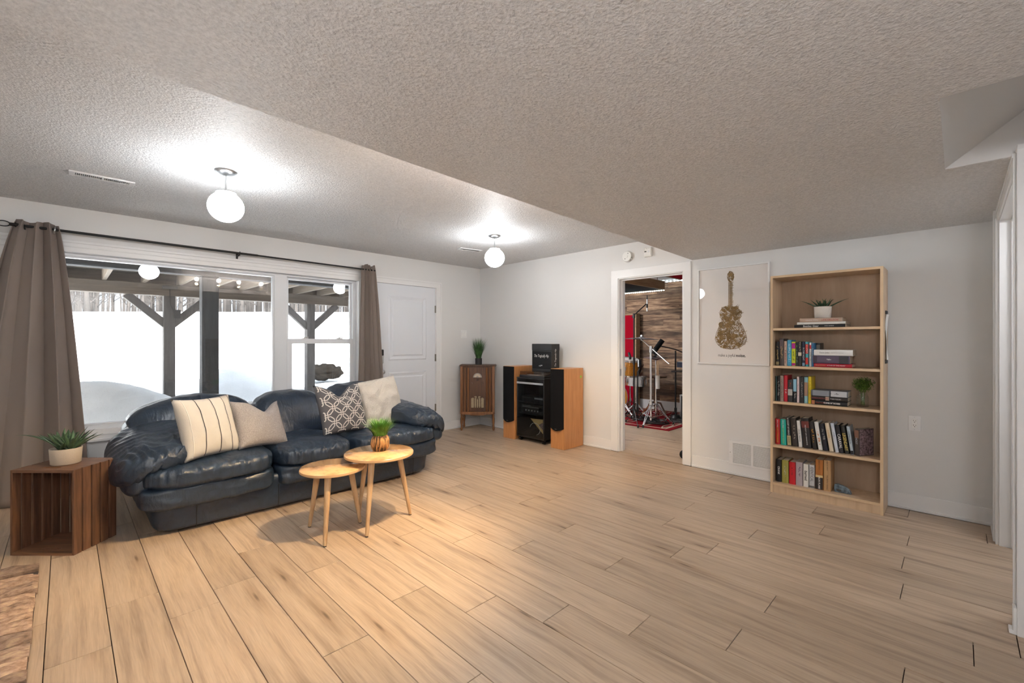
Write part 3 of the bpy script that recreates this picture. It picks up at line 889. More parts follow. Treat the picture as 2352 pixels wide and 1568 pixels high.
# ================================================================ FURNITURE
# ---- hearth of split stone
h = thing('stone_hearth', 'low hearth of rough brown split stone at the lower left', 'hearth', (-0.62, 2.2, 0))
box('mortar_bed', 'hearth_mortar', h, -0.52, 0.515, -1.5, 1.415, 0.0, 0.022)
rng = random.Random(5)
y = 1.42
rows = 0
while y > -1.45:
    w = 0.062 + rng.random() * 0.055
    x = 0.522 - rng.random() * 0.008
    slope = -0.10
    while x > -0.5:
        l = 0.28 + rng.random() * 0.45
        x0 = max(x - l, -0.52)
        n = 7
        top = []
        mb = MB()
        zt = 0.032 + rng.random() * 0.020
        def stone(u, v, x0=x0, x=x, y=y, w=w, zt=zt, s=rng.random() * 50):
            px = x0 + (x - x0) * u
            e = 0.010 * noise.noise(Vector((px * 6, v * 2, s)))
            py = y - w + 0.004 + (w - 0.008) * v + e + slope * (px - 0.52) * 0.25
            ed = min(u, 1 - u, v, 1 - v)
            pz = zt + 0.012 * noise.noise(Vector((px * 11, py * 26, s))) + 0.006 * noise.noise(Vector((px * 31, py * 60, s))) - (0.012 if ed < 0.01 else 0)
            return (px, py, pz)
        mb.grid(stone, 20, 5)
        # skirt
        nu, nv = 20, 5
        ring = [i for i in range(nu + 1)] + [(j + 1) * (nu + 1) - 1 for j in range(1, nv + 1)] + [nv * (nu + 1) + i for i in range(nu - 1, -1, -1)] + [j * (nu + 1) for j in range(nv - 1, 0, -1)]
        base = len(mb.v)
        mb.v += [(mb.v[i][0], mb.v[i][1], 0.012) for i in ring]
        m_ = len(ring)
        mb.f += [(ring[i], base + i, base + (i + 1) % m_, ring[(i + 1) % m_]) for i in range(m_)]
        mb.build('stone', 'hearth_stone', h)
        x = x0 - 0.004
    y -= w
    rows += 1

# ---- sofa
SOFA = (1.45, 4.05, 0)
s = thing('sofa', 'long navy blue leather sofa with puffy arms under the window', 'sofa', SOFA)
def nz(x, y, z, f=1.0, sd=0.0):
    return noise.noise(Vector((x * f + sd, y * f - sd, z * f + 2 * sd)))
def sx(X): return X - SOFA[0]
def sy(Y): return Y - SOFA[1]
# base
def base_fn(x, y, z):
    t = (z + 1) / 2
    return Vector((-0.035 * x * (1 - t), -0.03 * min(0, y) * (1 - t) * 1.0, 0)) + Vector((0.004 * nz(x, y, z, 3), 0.005 * nz(x, y, z, 4, 3), 0))
puff('base', 'navy_leather_flat', s, (2.16, 0.98, 0.27), (0, sy(4.10), 0.145), p=14, n=16, fn=base_fn)
for X in (sx(0.62), sx(1.13), sx(1.72), sx(2.30)):
    MB().tube([(X, sy(3.613), 0.03), (X, sy(3.606), 0.12), (X, sy(3.604), 0.20)], 0.003, 6).build('seam', 'seam_dark', s)
segs = [(0.315, 1.115), (1.120, 1.705), (1.710, 2.57)]
def apron_fn(sd):
    def f(x, y, z):
        fr = max(0, -y)
        w = 0.004 * fr * math.sin(17 * x + 5 * nz(x, 0, z, 2, sd)) * (0.5 + 0.5 * z)
        return Vector((0, -w + 0.012 * nz(x * 2, y, z, 2, sd), 0.010 * nz(x * 2, y, z, 2.0, sd + 4)))
    return f
def seat_fn(sd, sunk=0.012):
    def f(x, y, z):
        fr = max(0, -y - 0.35) / 0.65
        pl = (0.55 - abs(math.sin(15 * x + 4 * y + 5 * nz(x * 1.5, y, 0, 2, sd)))) * 0.015 * fr * max(0, 1 - abs(z - 0.35) / 1.1)
        pl += (0.5 - abs(math.sin(27 * x - 9 * y + 8 * nz(x, y, 0, 2, sd)))) * 0.007 * fr
        dome = 0.018 * (1 - x * x) * (1 - y * y) * max(0, z)
        return Vector((0, -pl, 0.8 * pl + dome - sunk * math.exp(-((x) ** 2 + (y - 0.1) ** 2) * 3) * max(0, z) + 0.010 * nz(x * 2, y * 2, z, 1.6, sd)))
    return f
for i, (a, b) in enumerate(segs):
    puff('seat_apron', 'navy_leather', s, (b - a - 0.004, 0.62, 0.165), ((sx(a) + sx(b)) / 2, sy(3.845), 0.263), p=6, n=18, fn=apron_fn(i * 3.1))
    puff('seat_cushion', 'navy_leather', s, (b - a + 0.006, 0.86, 0.165), ((sx(a) + sx(b)) / 2, sy(3.925), 0.388), p=4.0, n=56, fn=seat_fn(i * 5.3 + 1))
# back body and cushions
puff('back_body', 'navy_leather', s, (2.30, 0.36, 0.66), (0, sy(4.56), 0.38), p=7, n=12)
backs = [(0.36, 1.165, 0.825), (1.175, 1.80, 0.805), (1.81, 2.56, 0.84)]
def back_fn(sd, side):
    def f(x, y, z):
        top = max(0, z)
        pl = 0.008 * nz(x * 2, y, z * 2, 1.5, sd) + 0.0025 * math.sin(14 * x + 6 * nz(x, z, 0, 2, sd)) * top ** 2
        edge = 0.015 * math.sin(30 * z + 4 * x) * max(0, abs(x) - 0.75) * 3 * 0.4
        lean = 0.11 * z
        w = Vector((0, lean + pl + edge * 0.4, -0.03 * x * x * top + pl))
        if side:   # outer wings droop outward over the arm
            o = max(0, x * side)
            w += Vector((side * 0.10 * o * top, -0.02 * o, -0.075 * o * o * top))
        return w
    return f
for i, (a, b, zt) in enumerate(backs):
    puff('back_cushion', 'navy_leather', s, (b - a + 0.01, 0.36, zt - 0.36), ((sx(a) + sx(b)) / 2, sy(4.40), (zt + 0.36) / 2), p=3.4, n=30, fn=back_fn(i * 2.7 + 9, (-1, 0, 1)[i]))
# arms: slanted stuffed pillow over a softer lower roll
for side, xi in ((-1, 'l'), (1, 'r')):
    def arm_fn(x, y, z, side=side):
        o = x * side                                  # +1 outside
        top = (z + 1) / 2
        back = (y + 1) / 2
        rise = 0.075 * back ** 1.2                     # higher toward the back
        flare = -0.13 * max(0, o) ** 1.4              # droops on the outside
        pl = (0.5 - abs(math.sin(11 * x + 3 * y + 4 * nz(x, y, z, 2, 3 + side)))) * 0.020 * max(0, 1 - back * 2.2)
        pl += (0.5 - abs(math.sin(17 * y + 5 * x + 4 * nz(x, y, z, 1.5, 7)))) * 0.010 * max(0, z) * (0.35 + 0.65 * max(0, o))
        return Vector((side * (0.03 * back * 0 - 0.06 * back * (o < 0)), 0, rise + flare * (1 - 0.4 * top) + pl + 0.012 * nz(x * 2, y * 2, z, 1.5, side)))
    cx = 0.43 if side < 0 else 2.51
    puff('arm_pillow', 'navy_leather', s, (0.50, 0.98, 0.215), (sx(cx), sy(4.055), 0.50), p=2.9, n=52, fn=arm_fn, rot=(0, side * 0.10, 0))
    puff('arm_roll', 'navy_leather', s, (0.20, 0.80, 0.20), (sx(0.345 if side < 0 else 2.60), sy(4.02), 0.36), p=3.2, n=14)

# ---- throw pillows
def pillow(name, label, m, loc, size, thick, yaw, tilt, roll=0.0, asp=1.0, chop=0.0, chop_u=0.0, k=0.07, noise_amp=0.004, group='throw pillows on the sofa', n=22, sd=0.0):
    t = thing(name, label, 'pillow', loc, 0, None)
    t.rotation_euler = (Matrix.Rotation(yaw, 3, 'Z') @ Matrix.Rotation(-tilt, 3, 'X') @ Matrix.Rotation(roll, 3, 'Y')).to_euler()
    hs = size / 2
    def surf(u, v, sgn, lift=0.0):
        ch = chop * math.exp(-((u - chop_u) / 0.42) ** 2)
        x = u * hs * asp * (1 - k * (1 - v * v))
        zz = v * hs * (1 - k * (1 - u * u)) - ch * hs * max(0, v) ** 1.6
        th = thick * 0.5 * max(0.0, (1 - u * u) * (1 - v * v)) ** 0.42
        th *= 1 - 0.55 * (ch > 0) * math.exp(-((u - chop_u) / 0.28) ** 2) * max(0, v) ** 2 * min(1, chop * 3)
        nn = noise.noise(Vector((u * 3 + sd, v * 3, sgn * 4 + sd)))
        y = sgn * (th + noise_amp * nn * (1 - u ** 4) * (1 - v ** 4) * 2 + lift)
        return Vector((x, y, zz + hs))
    mb = MB()
    for sgn in (-1, 1):
        mb.grid(lambda a, b: surf(2 * a - 1, 2 * b - 1, sgn), n, n)
    me = mb.mesh('pillow_cover', recalc=False)
    bm = bmesh.new(); bm.from_mesh(me); bmesh.ops.remove_doubles(bm, verts=bm.verts, dist=0.0004); bmesh.ops.recalc_face_normals(bm, faces=bm.faces); bm.to_mesh(me); bm.free()
    link('cover', me, m, t, smooth=True)
    return t, surf

# cream pillow with dark stitched stripes
t, S = pillow('throw_pillow', 'cream throw pillow with thin dark vertical stripes, leftmost on the sofa', 'pillow_cream', (0.735, 3.66, 0.465), 0.44, 0.19, math.radians(22), math.radians(22), math.radians(1), asp=0.90, k=0.085, sd=1)
for u0 in (-0.42, 0.10, 0.55, 0.86):
    mb = MB()
    def st_(a, b, u0=u0):
        u = u0 + (a - 0.5) * (0.028 if u0 < 0.2 else 0.02)
        v = -0.985 + 1.97 * b
        return S(u, v, -1, 0.0022)
    mb.grid(st_, 1, 40)
    mb.build('stripe', 'thread_dark', t)
mb = MB().tube([S(-0.80, -0.95 + 1.9 * i / 24, -1, 0.001) for i in range(25)], 0.0025, 6)
mb.build('side_seam', 'thread_white', t)
# plain grey pillow with a chopped top
pillow('throw_pillow', 'plain heathered grey throw pillow with a dented top, beside the striped one', 'pillow_grey', (1.075, 3.73, 0.462), 0.40, 0.17, math.radians(20), math.radians(32), math.radians(7), chop=0.44, chop_u=0.22, k=0.10, sd=5)
# slate pillow with a white trellis of linked bars
t, S = pillow('throw_pillow', 'dark grey throw pillow with a white chain link trellis pattern', 'pillow_slate', (1.745, 3.79, 0.462), 0.455, 0.17, math.radians(10), math.radians(22), math.radians(1), chop=0.46, chop_u=-0.05, sd=9)
mb = MB()
def ribbon(pts, w):
    P = [Vector((p[0], p[1])) for p in pts]
    for i in range(len(P) - 1):
        a, b = P[i], P[i + 1]
        d = (b - a)
        if d.length < 1e-6: continue
        q = Vector((-d.y, d.x)).normalized() * w / 2
        ns = 3
        for j in range(ns):
            c0 = a + d * (j / ns); c1 = a + d * ((j + 1) / ns)
            qs = [c0 + q, c0 - q, c1 - q, c1 + q]
            if any(abs(c.x) > 0.97 or abs(c.y) > 0.97 for c in qs): continue
            mb.add([S(c.x, c.y, -1, 0.0022) for c in qs], [(0, 1, 2, 3)])
stp = 0.47
for i in range(-6, 7):
    for j in range(-6, 7):
        if (i + j) % 2: continue
        nx, ny = i * stp / 1.0 * 0.62, j * stp * 0.62
        r = 0.05
        ribbon([(nx - r, ny), (nx, ny + r), (nx + r, ny), (nx, ny - r), (nx - r, ny)], 0.018)
        for dx, dy in ((1, 1), (1, -1)):
            ex, ey = nx + dx * stp * 0.62, ny + dy * stp * 0.62
            d = Vector((ex - nx, ey - ny)); L_ = d.length; d.normalize(); q = Vector((-d.y, d.x))
            c = Vector((nx, ny))
            w = 0.062
            pts = [c + d * 0.05, c + d * 0.12 + q * w, c + d * (L_ - 0.12) + q * w, c + d * (L_ - 0.05), c + d * (L_ - 0.12) - q * w, c + d * 0.12 - q * w, c + d * 0.05]
            ribbon(pts, 0.036)
mb.build('woven_pattern', 'thread_white', t, recalc=False)
# cream fur pillow
pillow('throw_pillow', 'large fluffy cream fur pillow leaning in the far corner of the sofa', 'pillow_fur', (2.225, 3.95, 0.43), 0.485, 0.15, math.radians(14), math.radians(14), math.radians(-5), k=0.015, noise_amp=0.012, sd=13, n=36)

# ---- nesting tables
def side_table(label, cx, cy, r, hgt, feet, rot):
    t = thing('side_table', label, 'table', (cx, cy, 0), 0)
    o = MB().lathe([(r - 0.004, hgt - 0.022), (r, hgt - 0.018), (r, hgt - 0.005)], n=64, cap1=False).build('table_edge', 'burl_edge', t, smooth=False)
    auto_smooth(o)
    o = MB().lathe([(r, hgt - 0.005), (r - 0.004, hgt)], n=64, cap0=False).build('tabletop', 'burl_top', t)
    auto_smooth(o, 60)
    for fx, fy in feet:
        dx, dy = fx - cx, fy - cy
        q = 0.62
        tx, ty = dx * q, dy * q
        top, bot = Vector((tx, ty, hgt - 0.022)), Vector((dx, dy, 0.006))
        d = top - bot
        lg = MB().tube([bot, bot + d * 0.03, bot + d * 0.5, top], [0.0105, 0.0115, 0.0165, 0.0215], 16).build('leg', 'rubberwood_leg', t, smooth=True)
        auto_smooth(lg)
        MB().cyl((dx, dy, 0.0), bot + d * 0.012, 0.0098, 0.0105, 12).build('foot_cap', 'ink_dark', lg)
    return t
side_table('smaller and lower round burl tabletop on three splayed legs, tucked under its taller twin', 1.262, 2.955, 0.205, 0.435, [(1.178, 3.134), (1.131, 2.765), (1.455, 2.955)], 0)
side_table('taller round burl top table carrying the grass pot', 1.562, 2.885, 0.235, 0.492, [(1.380, 2.712), (1.782, 2.835), (1.525, 3.115)], 0)

# ---- wooden crate on end
c = thing('wooden_crate', 'reddish brown slatted wooden crate standing on end beside the sofa', 'crate', (0.001, 3.935, 0), -PI / 4)
cw, cd, chh, tk = 0.378, 0.285, 0.505, 0.012     # width (x), depth (y), height
# end boards with hand holes (top and bottom)
def end_board(z0, z1, name):
    nseg = 20
    hole = [(0.055 * math.copysign(abs(math.cos(a)) ** 0.5, math.cos(a)), -0.085 + 0.014 * math.copysign(abs(math.sin(a)) ** 0.8, math.sin(a))) for a in [2 * PI * i / nseg for i in range(nseg)]]
    out = []
    for a in [2 * PI * i / nseg for i in range(nseg)]:
        ca, sa = math.cos(a), math.sin(a)
        t_ = min((cw / 2 - tk) / max(abs(ca), 1e-6), (cd / 2 - 0.0) / max(abs(sa), 1e-6))
        out.append((ca * t_, sa * t_))
    # exact corners
    mb = MB()
    vs = [(x, y, z0) for x, y in out] + [(x, y, z0) for x, y in hole] + [(x, y, z1) for x, y in out] + [(x, y, z1) for x, y in hole]
    n = nseg
    fs = []
    for i in range(n):
        j = (i + 1) % n
        fs += [(i, n + i, n + j, j), (2 * n + i, 2 * n + j, 3 * n + j, 3 * n + i), (i, j, 2 * n + j, 2 * n + i), (n + i, 3 * n + i, 3 * n + j, n + j)]
    mb.add(vs, fs)
    # fill the corners cut by the polygon
    for sx_ in (-1, 1):
        for sy_ in (-1, 1):
            X, Y = sx_ * (cw / 2 - tk), sy_ * cd / 2
            pts = sorted([p for p in out if p[0] * sx_ > 0 and p[1] * sy_ > 0], key=lambda p: (p[0] - X) ** 2 + (p[1] - Y) ** 2)[:2]
            mb.prism([pts[0], pts[1], (X, Y)], 'z', z0, z1)
    return mb.build(name, 'crate_wood_flat', c)
end_board(chh - 0.016, chh, 'end_board')
end_board(0.0, 0.016, 'end_board')
sw = (cd - 4 * 0.009) / 5
for side in (-1, 1):
    for i in range(5):
        y0 = -cd / 2 + i * (sw + 0.009)
        x0, x1 = (cw / 2 - tk, cw / 2) if side > 0 else (-cw / 2, -cw / 2 + tk)
        box('slat', 'crate_wood', c, x0, x1, y0, y0 + sw, 0.0, chh, 0.0015)
bw = (cw - 2 * tk - 5 * 0.010) / 6
for i in range(6):
    x0 = -cw / 2 + tk + i * (bw + 0.010)
    box('slat', 'crate_wood', c, x0, x0 + bw, cd / 2, cd / 2 + 0.009, 0.0, chh, 0.0015)

# ---- plants
def leaf_mesh(length, width, bend, thick=0.006, n=8, serr=False, lift=0.35):
    """fleshy leaf growing along +x, curving"""
    mb = MB()
    pts = []
    for i in range(n + 1):
        t = i / n
        ang = lift + bend * t
        pts.append(t)
    pos = [(0.0, 0.0)]
    for i in range(n):
        t = (i + 0.5) / n
        ang = lift + bend * t
        pos.append((pos[-1][0] + math.cos(ang) * length / n, pos[-1][1] + math.sin(ang) * length / n))
    vs, fs = [], []
    for i in range(n + 1):
        t = i / n
        w = width * (0.55 + 0.9 * t) * (1 - t) ** 0.75 if t < 1 else 0
        w = max(w, 0.0006)
        if serr and i % 2: w *= 1.12
        ang = lift + bend * t
        nx, nz_ = -math.sin(ang), math.cos(ang)
        th = thick * (1 - t) + 0.0006
        x, z_ = pos[i]
        vs += [(x, -w / 2, z_), (x - nx * th * 0.2, 0, z_ - nz_ * th * 0.5), (x, w / 2, z_), (x - nx * th, 0, z_ - nz_ * th * 1.3)]
        # channel on the upper face, keel below
    for i in range(n):
        a, b = i * 4, (i + 1) * 4
        for k in range(4):
            l = (k + 1) % 4
            fs.append((a + k, a + l, b + l, b + k))
    mb.add(vs, fs)
    me = mb.mesh('leaf', smooth=True)
    return me

def aloe(name, label, loc, m_leaf, m_pot, pr, ph, leaves, parts_label=None, oval=1.0, rz=0):
    t = thing(name, label, 'plant', loc, rz)
    o = MB().lathe([(pr * 0.86, 0), (pr * 0.93, 0.004), (pr, ph - 0.003), (pr, ph), (pr * 0.94, ph), (pr * 0.92, ph - 0.014)], n=36, cap1=False, sx=1, sy=oval).build('pot', m_pot, t)
    auto_smooth(o, 50)
    MB().lathe([(pr * 0.925, ph - 0.016), (0.001, ph - 0.008)], n=24, cap0=False, cap1=False, sy=oval).build('soil', 'pot_dark_inside', t)
    for az, ln, wd, lift, bend, ox, oy in leaves:
        me = leaf_mesh(ln, wd, bend, 0.010, 9, True, lift)
        me.materials.append(MATS[m_leaf])
        l = bpy.data.objects.new('leaf', me); COL.objects.link(l); l.parent = t
        l.location = (ox, oy, ph - 0.014); l.rotation_euler = (0, 0, az)
    return t
rng = random.Random(21)
def rosette(cx, cy, n, lmin, lmax, wmin, wmax, hero=()):
    L_ = []
    for i in range(n):
        az = 2.399 * i + rng.uniform(-0.2, 0.2)
        f = i / n
        ln = lmax + (lmin - lmax) * f + rng.uniform(-0.01, 0.01)
        lift = 0.55 + 0.75 * f + rng.uniform(-0.1, 0.1)
        L_.append((az, ln, wmax + (wmin - wmax) * f, lift, -0.25 + 0.15 * f + rng.uniform(-0.2, 0.2), cx, cy))
    return L_ + list(hero)
lv = rosette(-0.018, 0.018, 14, 0.125, 0.175, 0.028, 0.042) + rosette(0.02, -0.022, 14, 0.125, 0.175, 0.028, 0.042)
lv += [(2.45, 0.285, 0.038, 0.78, -0.85, -0.02, 0.02), (2.2, 0.19, 0.032, 0.95, -1.0, -0.02, 0.02), (-0.8, 0.205, 0.036, 0.62, -0.1, 0.02, -0.02), (-0.55, 0.18, 0.032, 0.85, -0.15, 0.02, -0.02)]
aloe('potted_aloe', 'green aloe in a woven cream pot standing on the wooden crate', (0.001, 3.945, 0.506), 'aloe_green', 'pot_cream', 0.076, 0.098, lv)
lv = rosette(0, 0.018, 11, 0.07, 0.12, 0.016, 0.026) + rosette(0, -0.02, 11, 0.07, 0.12, 0.016, 0.026)
lv += [(PI / 2 + 0.1, 0.155, 0.026, 0.7, -0.45, 0, 0.02), (-PI / 2, 0.165, 0.026, 0.62, -0.35, 0, -0.02)]
aloe('potted_aloe', 'dark green aloe in a white textured pot on the top shelf of books', (4.33, 0.775, 1.4555), 'aloe_dark', 'pot_white', 0.060, 0.092, lv)

def grass(parent, m, n, r0, z0, hmin, hmax, spread, width, seed, droop=0.5, name='grass_tuft'):
    rng = random.Random(seed)
    mb = MB()
    for i in range(n):
        a = rng.random() * 2 * PI
        rr = r0 * math.sqrt(rng.random())
        bx, by = rr * math.cos(a), rr * math.sin(a)
        a2 = a + rng.uniform(-0.6, 0.6)
        hh = rng.uniform(hmin, hmax)
        sp = spread * (0.25 + 0.75 * rr / r0) * rng.uniform(0.6, 1.25)
        q = Vector((-math.sin(a2), math.cos(a2), 0)) * width * 0.5
        P = []
        N = 5
        for k in range(N + 1):
            t_ = k / N
            out = sp * (t_ ** 1.5)
            up = hh * (t_ - droop * sp / hh * 0.6 * t_ ** 3)
            P.append(Vector((bx + out * math.cos(a2), by + out * math.sin(a2), z0 + up)))
        vs = []
        for k, p in enumerate(P):
            w = 1 - (k / N) ** 1.6 * 0.95
            vs += [p - q * w, p + q * w]
        mb.add(vs, [(2 * k, 2 * k + 1, 2 * k + 3, 2 * k + 2) for k in range(N)])
    o = mb.build(name, m, parent, recalc=False)
    o['kind'] = 'stuff'
    return o

g = thing('potted_grass', 'bright green grass tuft in a bark strip pot on the taller round table', 'plant', (1.585, 2.915, 0.4925))
prof = [(0.036, 0), (0.044, 0.018), (0.047, 0.045), (0.045, 0.072), (0.040, 0.088)]
MB().lathe(prof + [(0.034, 0.088), (0.034, 0.07)], n=28, cap1=False).build('pot', 'pot_dark_inside', g)
MB().lathe([(0.034, 0.075), (0.001, 0.078)], n=20, cap0=False, cap1=False).build('soil', 'pot_dark_inside', g)
rng = random.Random(3)
for i in range(44):
    a = 2 * PI * i / 44 + rng.uniform(-0.05, 0.05)
    z0 = rng.choice((0.002, 0.004, 0.02, 0.03)); ln = rng.uniform(0.045, 0.085); ln = min(ln, 0.09 - z0)
    tw = rng.uniform(-0.25, 0.25)
    pts = []
    for k in range(5):
        zz = z0 + ln * k / 4
        rr = 0.036 + 0.012 * math.sin(PI * min(1, zz / 0.09)) ** 0.8 + 0.001
        pts.append((rr * math.cos(a + tw * k / 4), rr * math.sin(a + tw * k / 4), zz))
    MB().tube(pts, [0.002, 0.0034, 0.0042, 0.0034, 0.0018], 6).build('bark_strip', 'chip_wood', g, smooth=True)
grass(g, 'grass_bright', 480, 0.032, 0.076, 0.08, 0.125, 0.070, 0.0052, 8, 0.4)
g.scale = (1.25, 1.25, 1.22)

g = thing('potted_grass', 'tall wispy grass in a black pot on top of the wooden radio cabinet', 'plant', (4.205, 4.885, 0.9365))
MB().lathe([(0.046, 0), (0.048, 0.003), (0.050, 0.09), (0.046, 0.09), (0.045, 0.075)], n=28, cap1=False).build('pot', 'black_plastic', g)
MB().lathe([(0.045, 0.078), (0.001, 0.08)], n=20, cap0=False, cap1=False).build('soil', 'pot_dark_inside', g)
grass(g, 'grass_dull', 520, 0.036, 0.08, 0.20, 0.34, 0.12, 0.0042, 12, 0.55)

# ================================================================ WINDOW DRESSING, LAMPS, WALL FITTINGS
RODY, RODZ = 5.105, 2.155
r = thing('curtain_rod', 'thin black curtain rod with a looped finial above the window', 'curtain rod', (1.2, RODY, RODZ))
MB().cyl((-1.46, 0, 0.005), (0.20, 0, -0.003), 0.0105, n=12).cyl((0.16, 0, -0.003), (1.51, 0, -0.012), 0.0085, n=12).build('rod', 'black_metal', r)
loop = [(-1.50 - 0.035 * (1 - math.cos(a)), 0, 0.006 + 0.020 * math.sin(a)) for a in [2 * PI * i / 20 for i in range(20)]]
MB().tube(loop, 0.004, 6, closed=True).cyl((-1.505, 0, 0.006), (-1.44, 0, 0.006), 0.013, n=10).cyl((-1.475, 0, 0.006), (-1.468, 0, 0.006), 0.018, n=12).build('finial', 'black_metal', r)
for bx in (-1.425, 0.035, 1.44):
    MB().box(bx - 0.006, bx + 0.006, -0.004, YW - RODY, -0.024, -0.012).box(bx - 0.009, bx + 0.009, YW - RODY - 0.005, YW - RODY - 0.0005, -0.05, 0.02).tube([(bx, 0.016, -0.004), (bx, 0.010, -0.018), (bx, 0, -0.020), (bx, -0.012, -0.014), (bx, -0.016, 0.0), (bx, -0.010, 0.012)], 0.0045, 6).cyl((bx - 0.01, -0.004, -0.03), (bx - 0.01, -0.004, -0.018), 0.004).build('bracket', 'black_metal', r)

def curtain(label, xt0, xt1, xb0, xb1, folds, amp_t, amp_b, sd, zbot=0.015):
    t = thing('curtain', label, 'curtain', ((xb0 + xb1) / 2, RODY, 0))
    ox = (xb0 + xb1) / 2
    def fn(u, v):
        z = RODZ + 0.045 + 0.010 * math.sin(3 * u * PI + sd) - v * (RODZ + 0.045 - zbot)
        e = v ** 0.75
        x = (xt0 + (xt1 - xt0) * u) * (1 - e) + (xb0 + (xb1 - xb0) * u) * e
        ph = 2 * PI * folds * (u + 0.02 * math.sin(5 * u + sd)) + 0.6 * noise.noise(Vector((u * 3, v * 1.5, sd)))
        A = amp_t + (amp_b - amp_t) * v
        y = A * math.sin(ph) * (0.75 + 0.25 * math.sin(9 * u + sd)) + 0.006 * noise.noise(Vector((u * 9, v * 6, sd)))
        x += 0.35 * A * math.sin(2 * ph) * 0.5
        return (x - ox, y, z)
    mb = MB().grid(fn, 120, 40)
    o = mb.build('cloth', 'curtain_taupe', t, smooth=True, recalc=False)
    md = o.modifiers.new('thickness', 'SOLIDIFY'); md.thickness = 0.003
    return t, ox
tl, ox = curtain('long taupe curtain at the left end of the window, pooling wide at the floor', -0.275, -0.045, -0.62, 0.135, 3.6, 0.038, 0.066, 1.3)
gm = MB().tube([(-0.062 - ox + 0.004 * math.sin(a), -0.020 + 0.024 * math.cos(a) + 0.02, RODZ + 0.024 * math.sin(a)) for a in [2 * PI * i / 20 for i in range(20)]], 0.006, 8, closed=True)
gm.build('grommet', 'brushed_nickel', tl, smooth=True)
curtain('narrow taupe curtain bunched between the window and the white door', 2.535, 2.70, 2.47, 2.855, 4.5, 0.026, 0.042, 4.1)

# ---- globe lamps
def globe(label, x, y):
    t = thing('globe_lamp', label, 'lamp', (x, y, HC), group=None)
    o = MB().lathe([(0.066, 0.0), (0.065, -0.006), (0.048, -0.018), (0.022, -0.026), (0.010, -0.028)], n=40, cap0=True).build('canopy', 'brushed_nickel', t); auto_smooth(o, 50)
    MB().cyl((0, 0, -0.02), (0, 0, -0.145), 0.0055, n=12).build('stem', 'brushed_nickel', t, smooth=False)
    MB().cyl((0, 0, -0.124), (0, 0, -0.136), 0.012, 0.058, n=28).cyl((0, 0, -0.136), (0, 0, -0.1415), 0.058, 0.058, n=28).build('socket_cap', 'brushed_nickel', t)
    pr = [(0.030, -0.142)]
    for i in range(15):
        a = math.radians(60 - i * (150 / 14))
        pr.append((0.104 * math.cos(a) if i else 0.055, -0.234 + 0.098 * math.sin(a)))
    pr[-1] = (0.002, -0.334)
    o = MB().lathe(pr, n=40, cap0=True).build('globe_shade', 'globe_glow', t, smooth=True)
    return t
globe('lit white globe lamp hanging in front of the big window pane', 0.741, 3.386)
globe('lit white globe lamp hanging near the room corner by the radio', 3.19, 3.449)

# ---- unseen fill lamps, added for brightness: behind the camera, in the music room, hall and stairwell
def dome(label, x, y, zc, watts, col=(0.98, 0.98, 1.0)):
    t = thing('fill_lamp', label, 'lamp', (x, y, zc))
    MB().lathe([(0.13, 0.0), (0.13, -0.02), (0.12, -0.022)], n=32).build('base_ring', 'brushed_nickel', t)
    ld = bpy.data.lights.new('fill_light', 'POINT'); ld.energy = watts; ld.color = col; ld.shadow_soft_size = 0.10
    lo = bpy.data.objects.new('fill_light', ld); COL.objects.link(lo); lo.parent = t; lo.location = (0, 0, -0.14)
    return t
dome('added fill lamp on the dropped ceiling behind the camera', -0.30, -0.42, HL, 24)
dome('added fill lamp in the music room out of sight of the doorway', 5.2, 4.75, HC, 38)
dome('added fill lamp at the head of the stairs', 2.5, -1.75, 3.4, 3.5)
dome('added fill lamp in the hall beyond the right doorway', 3.65, -0.9, HL, 8)

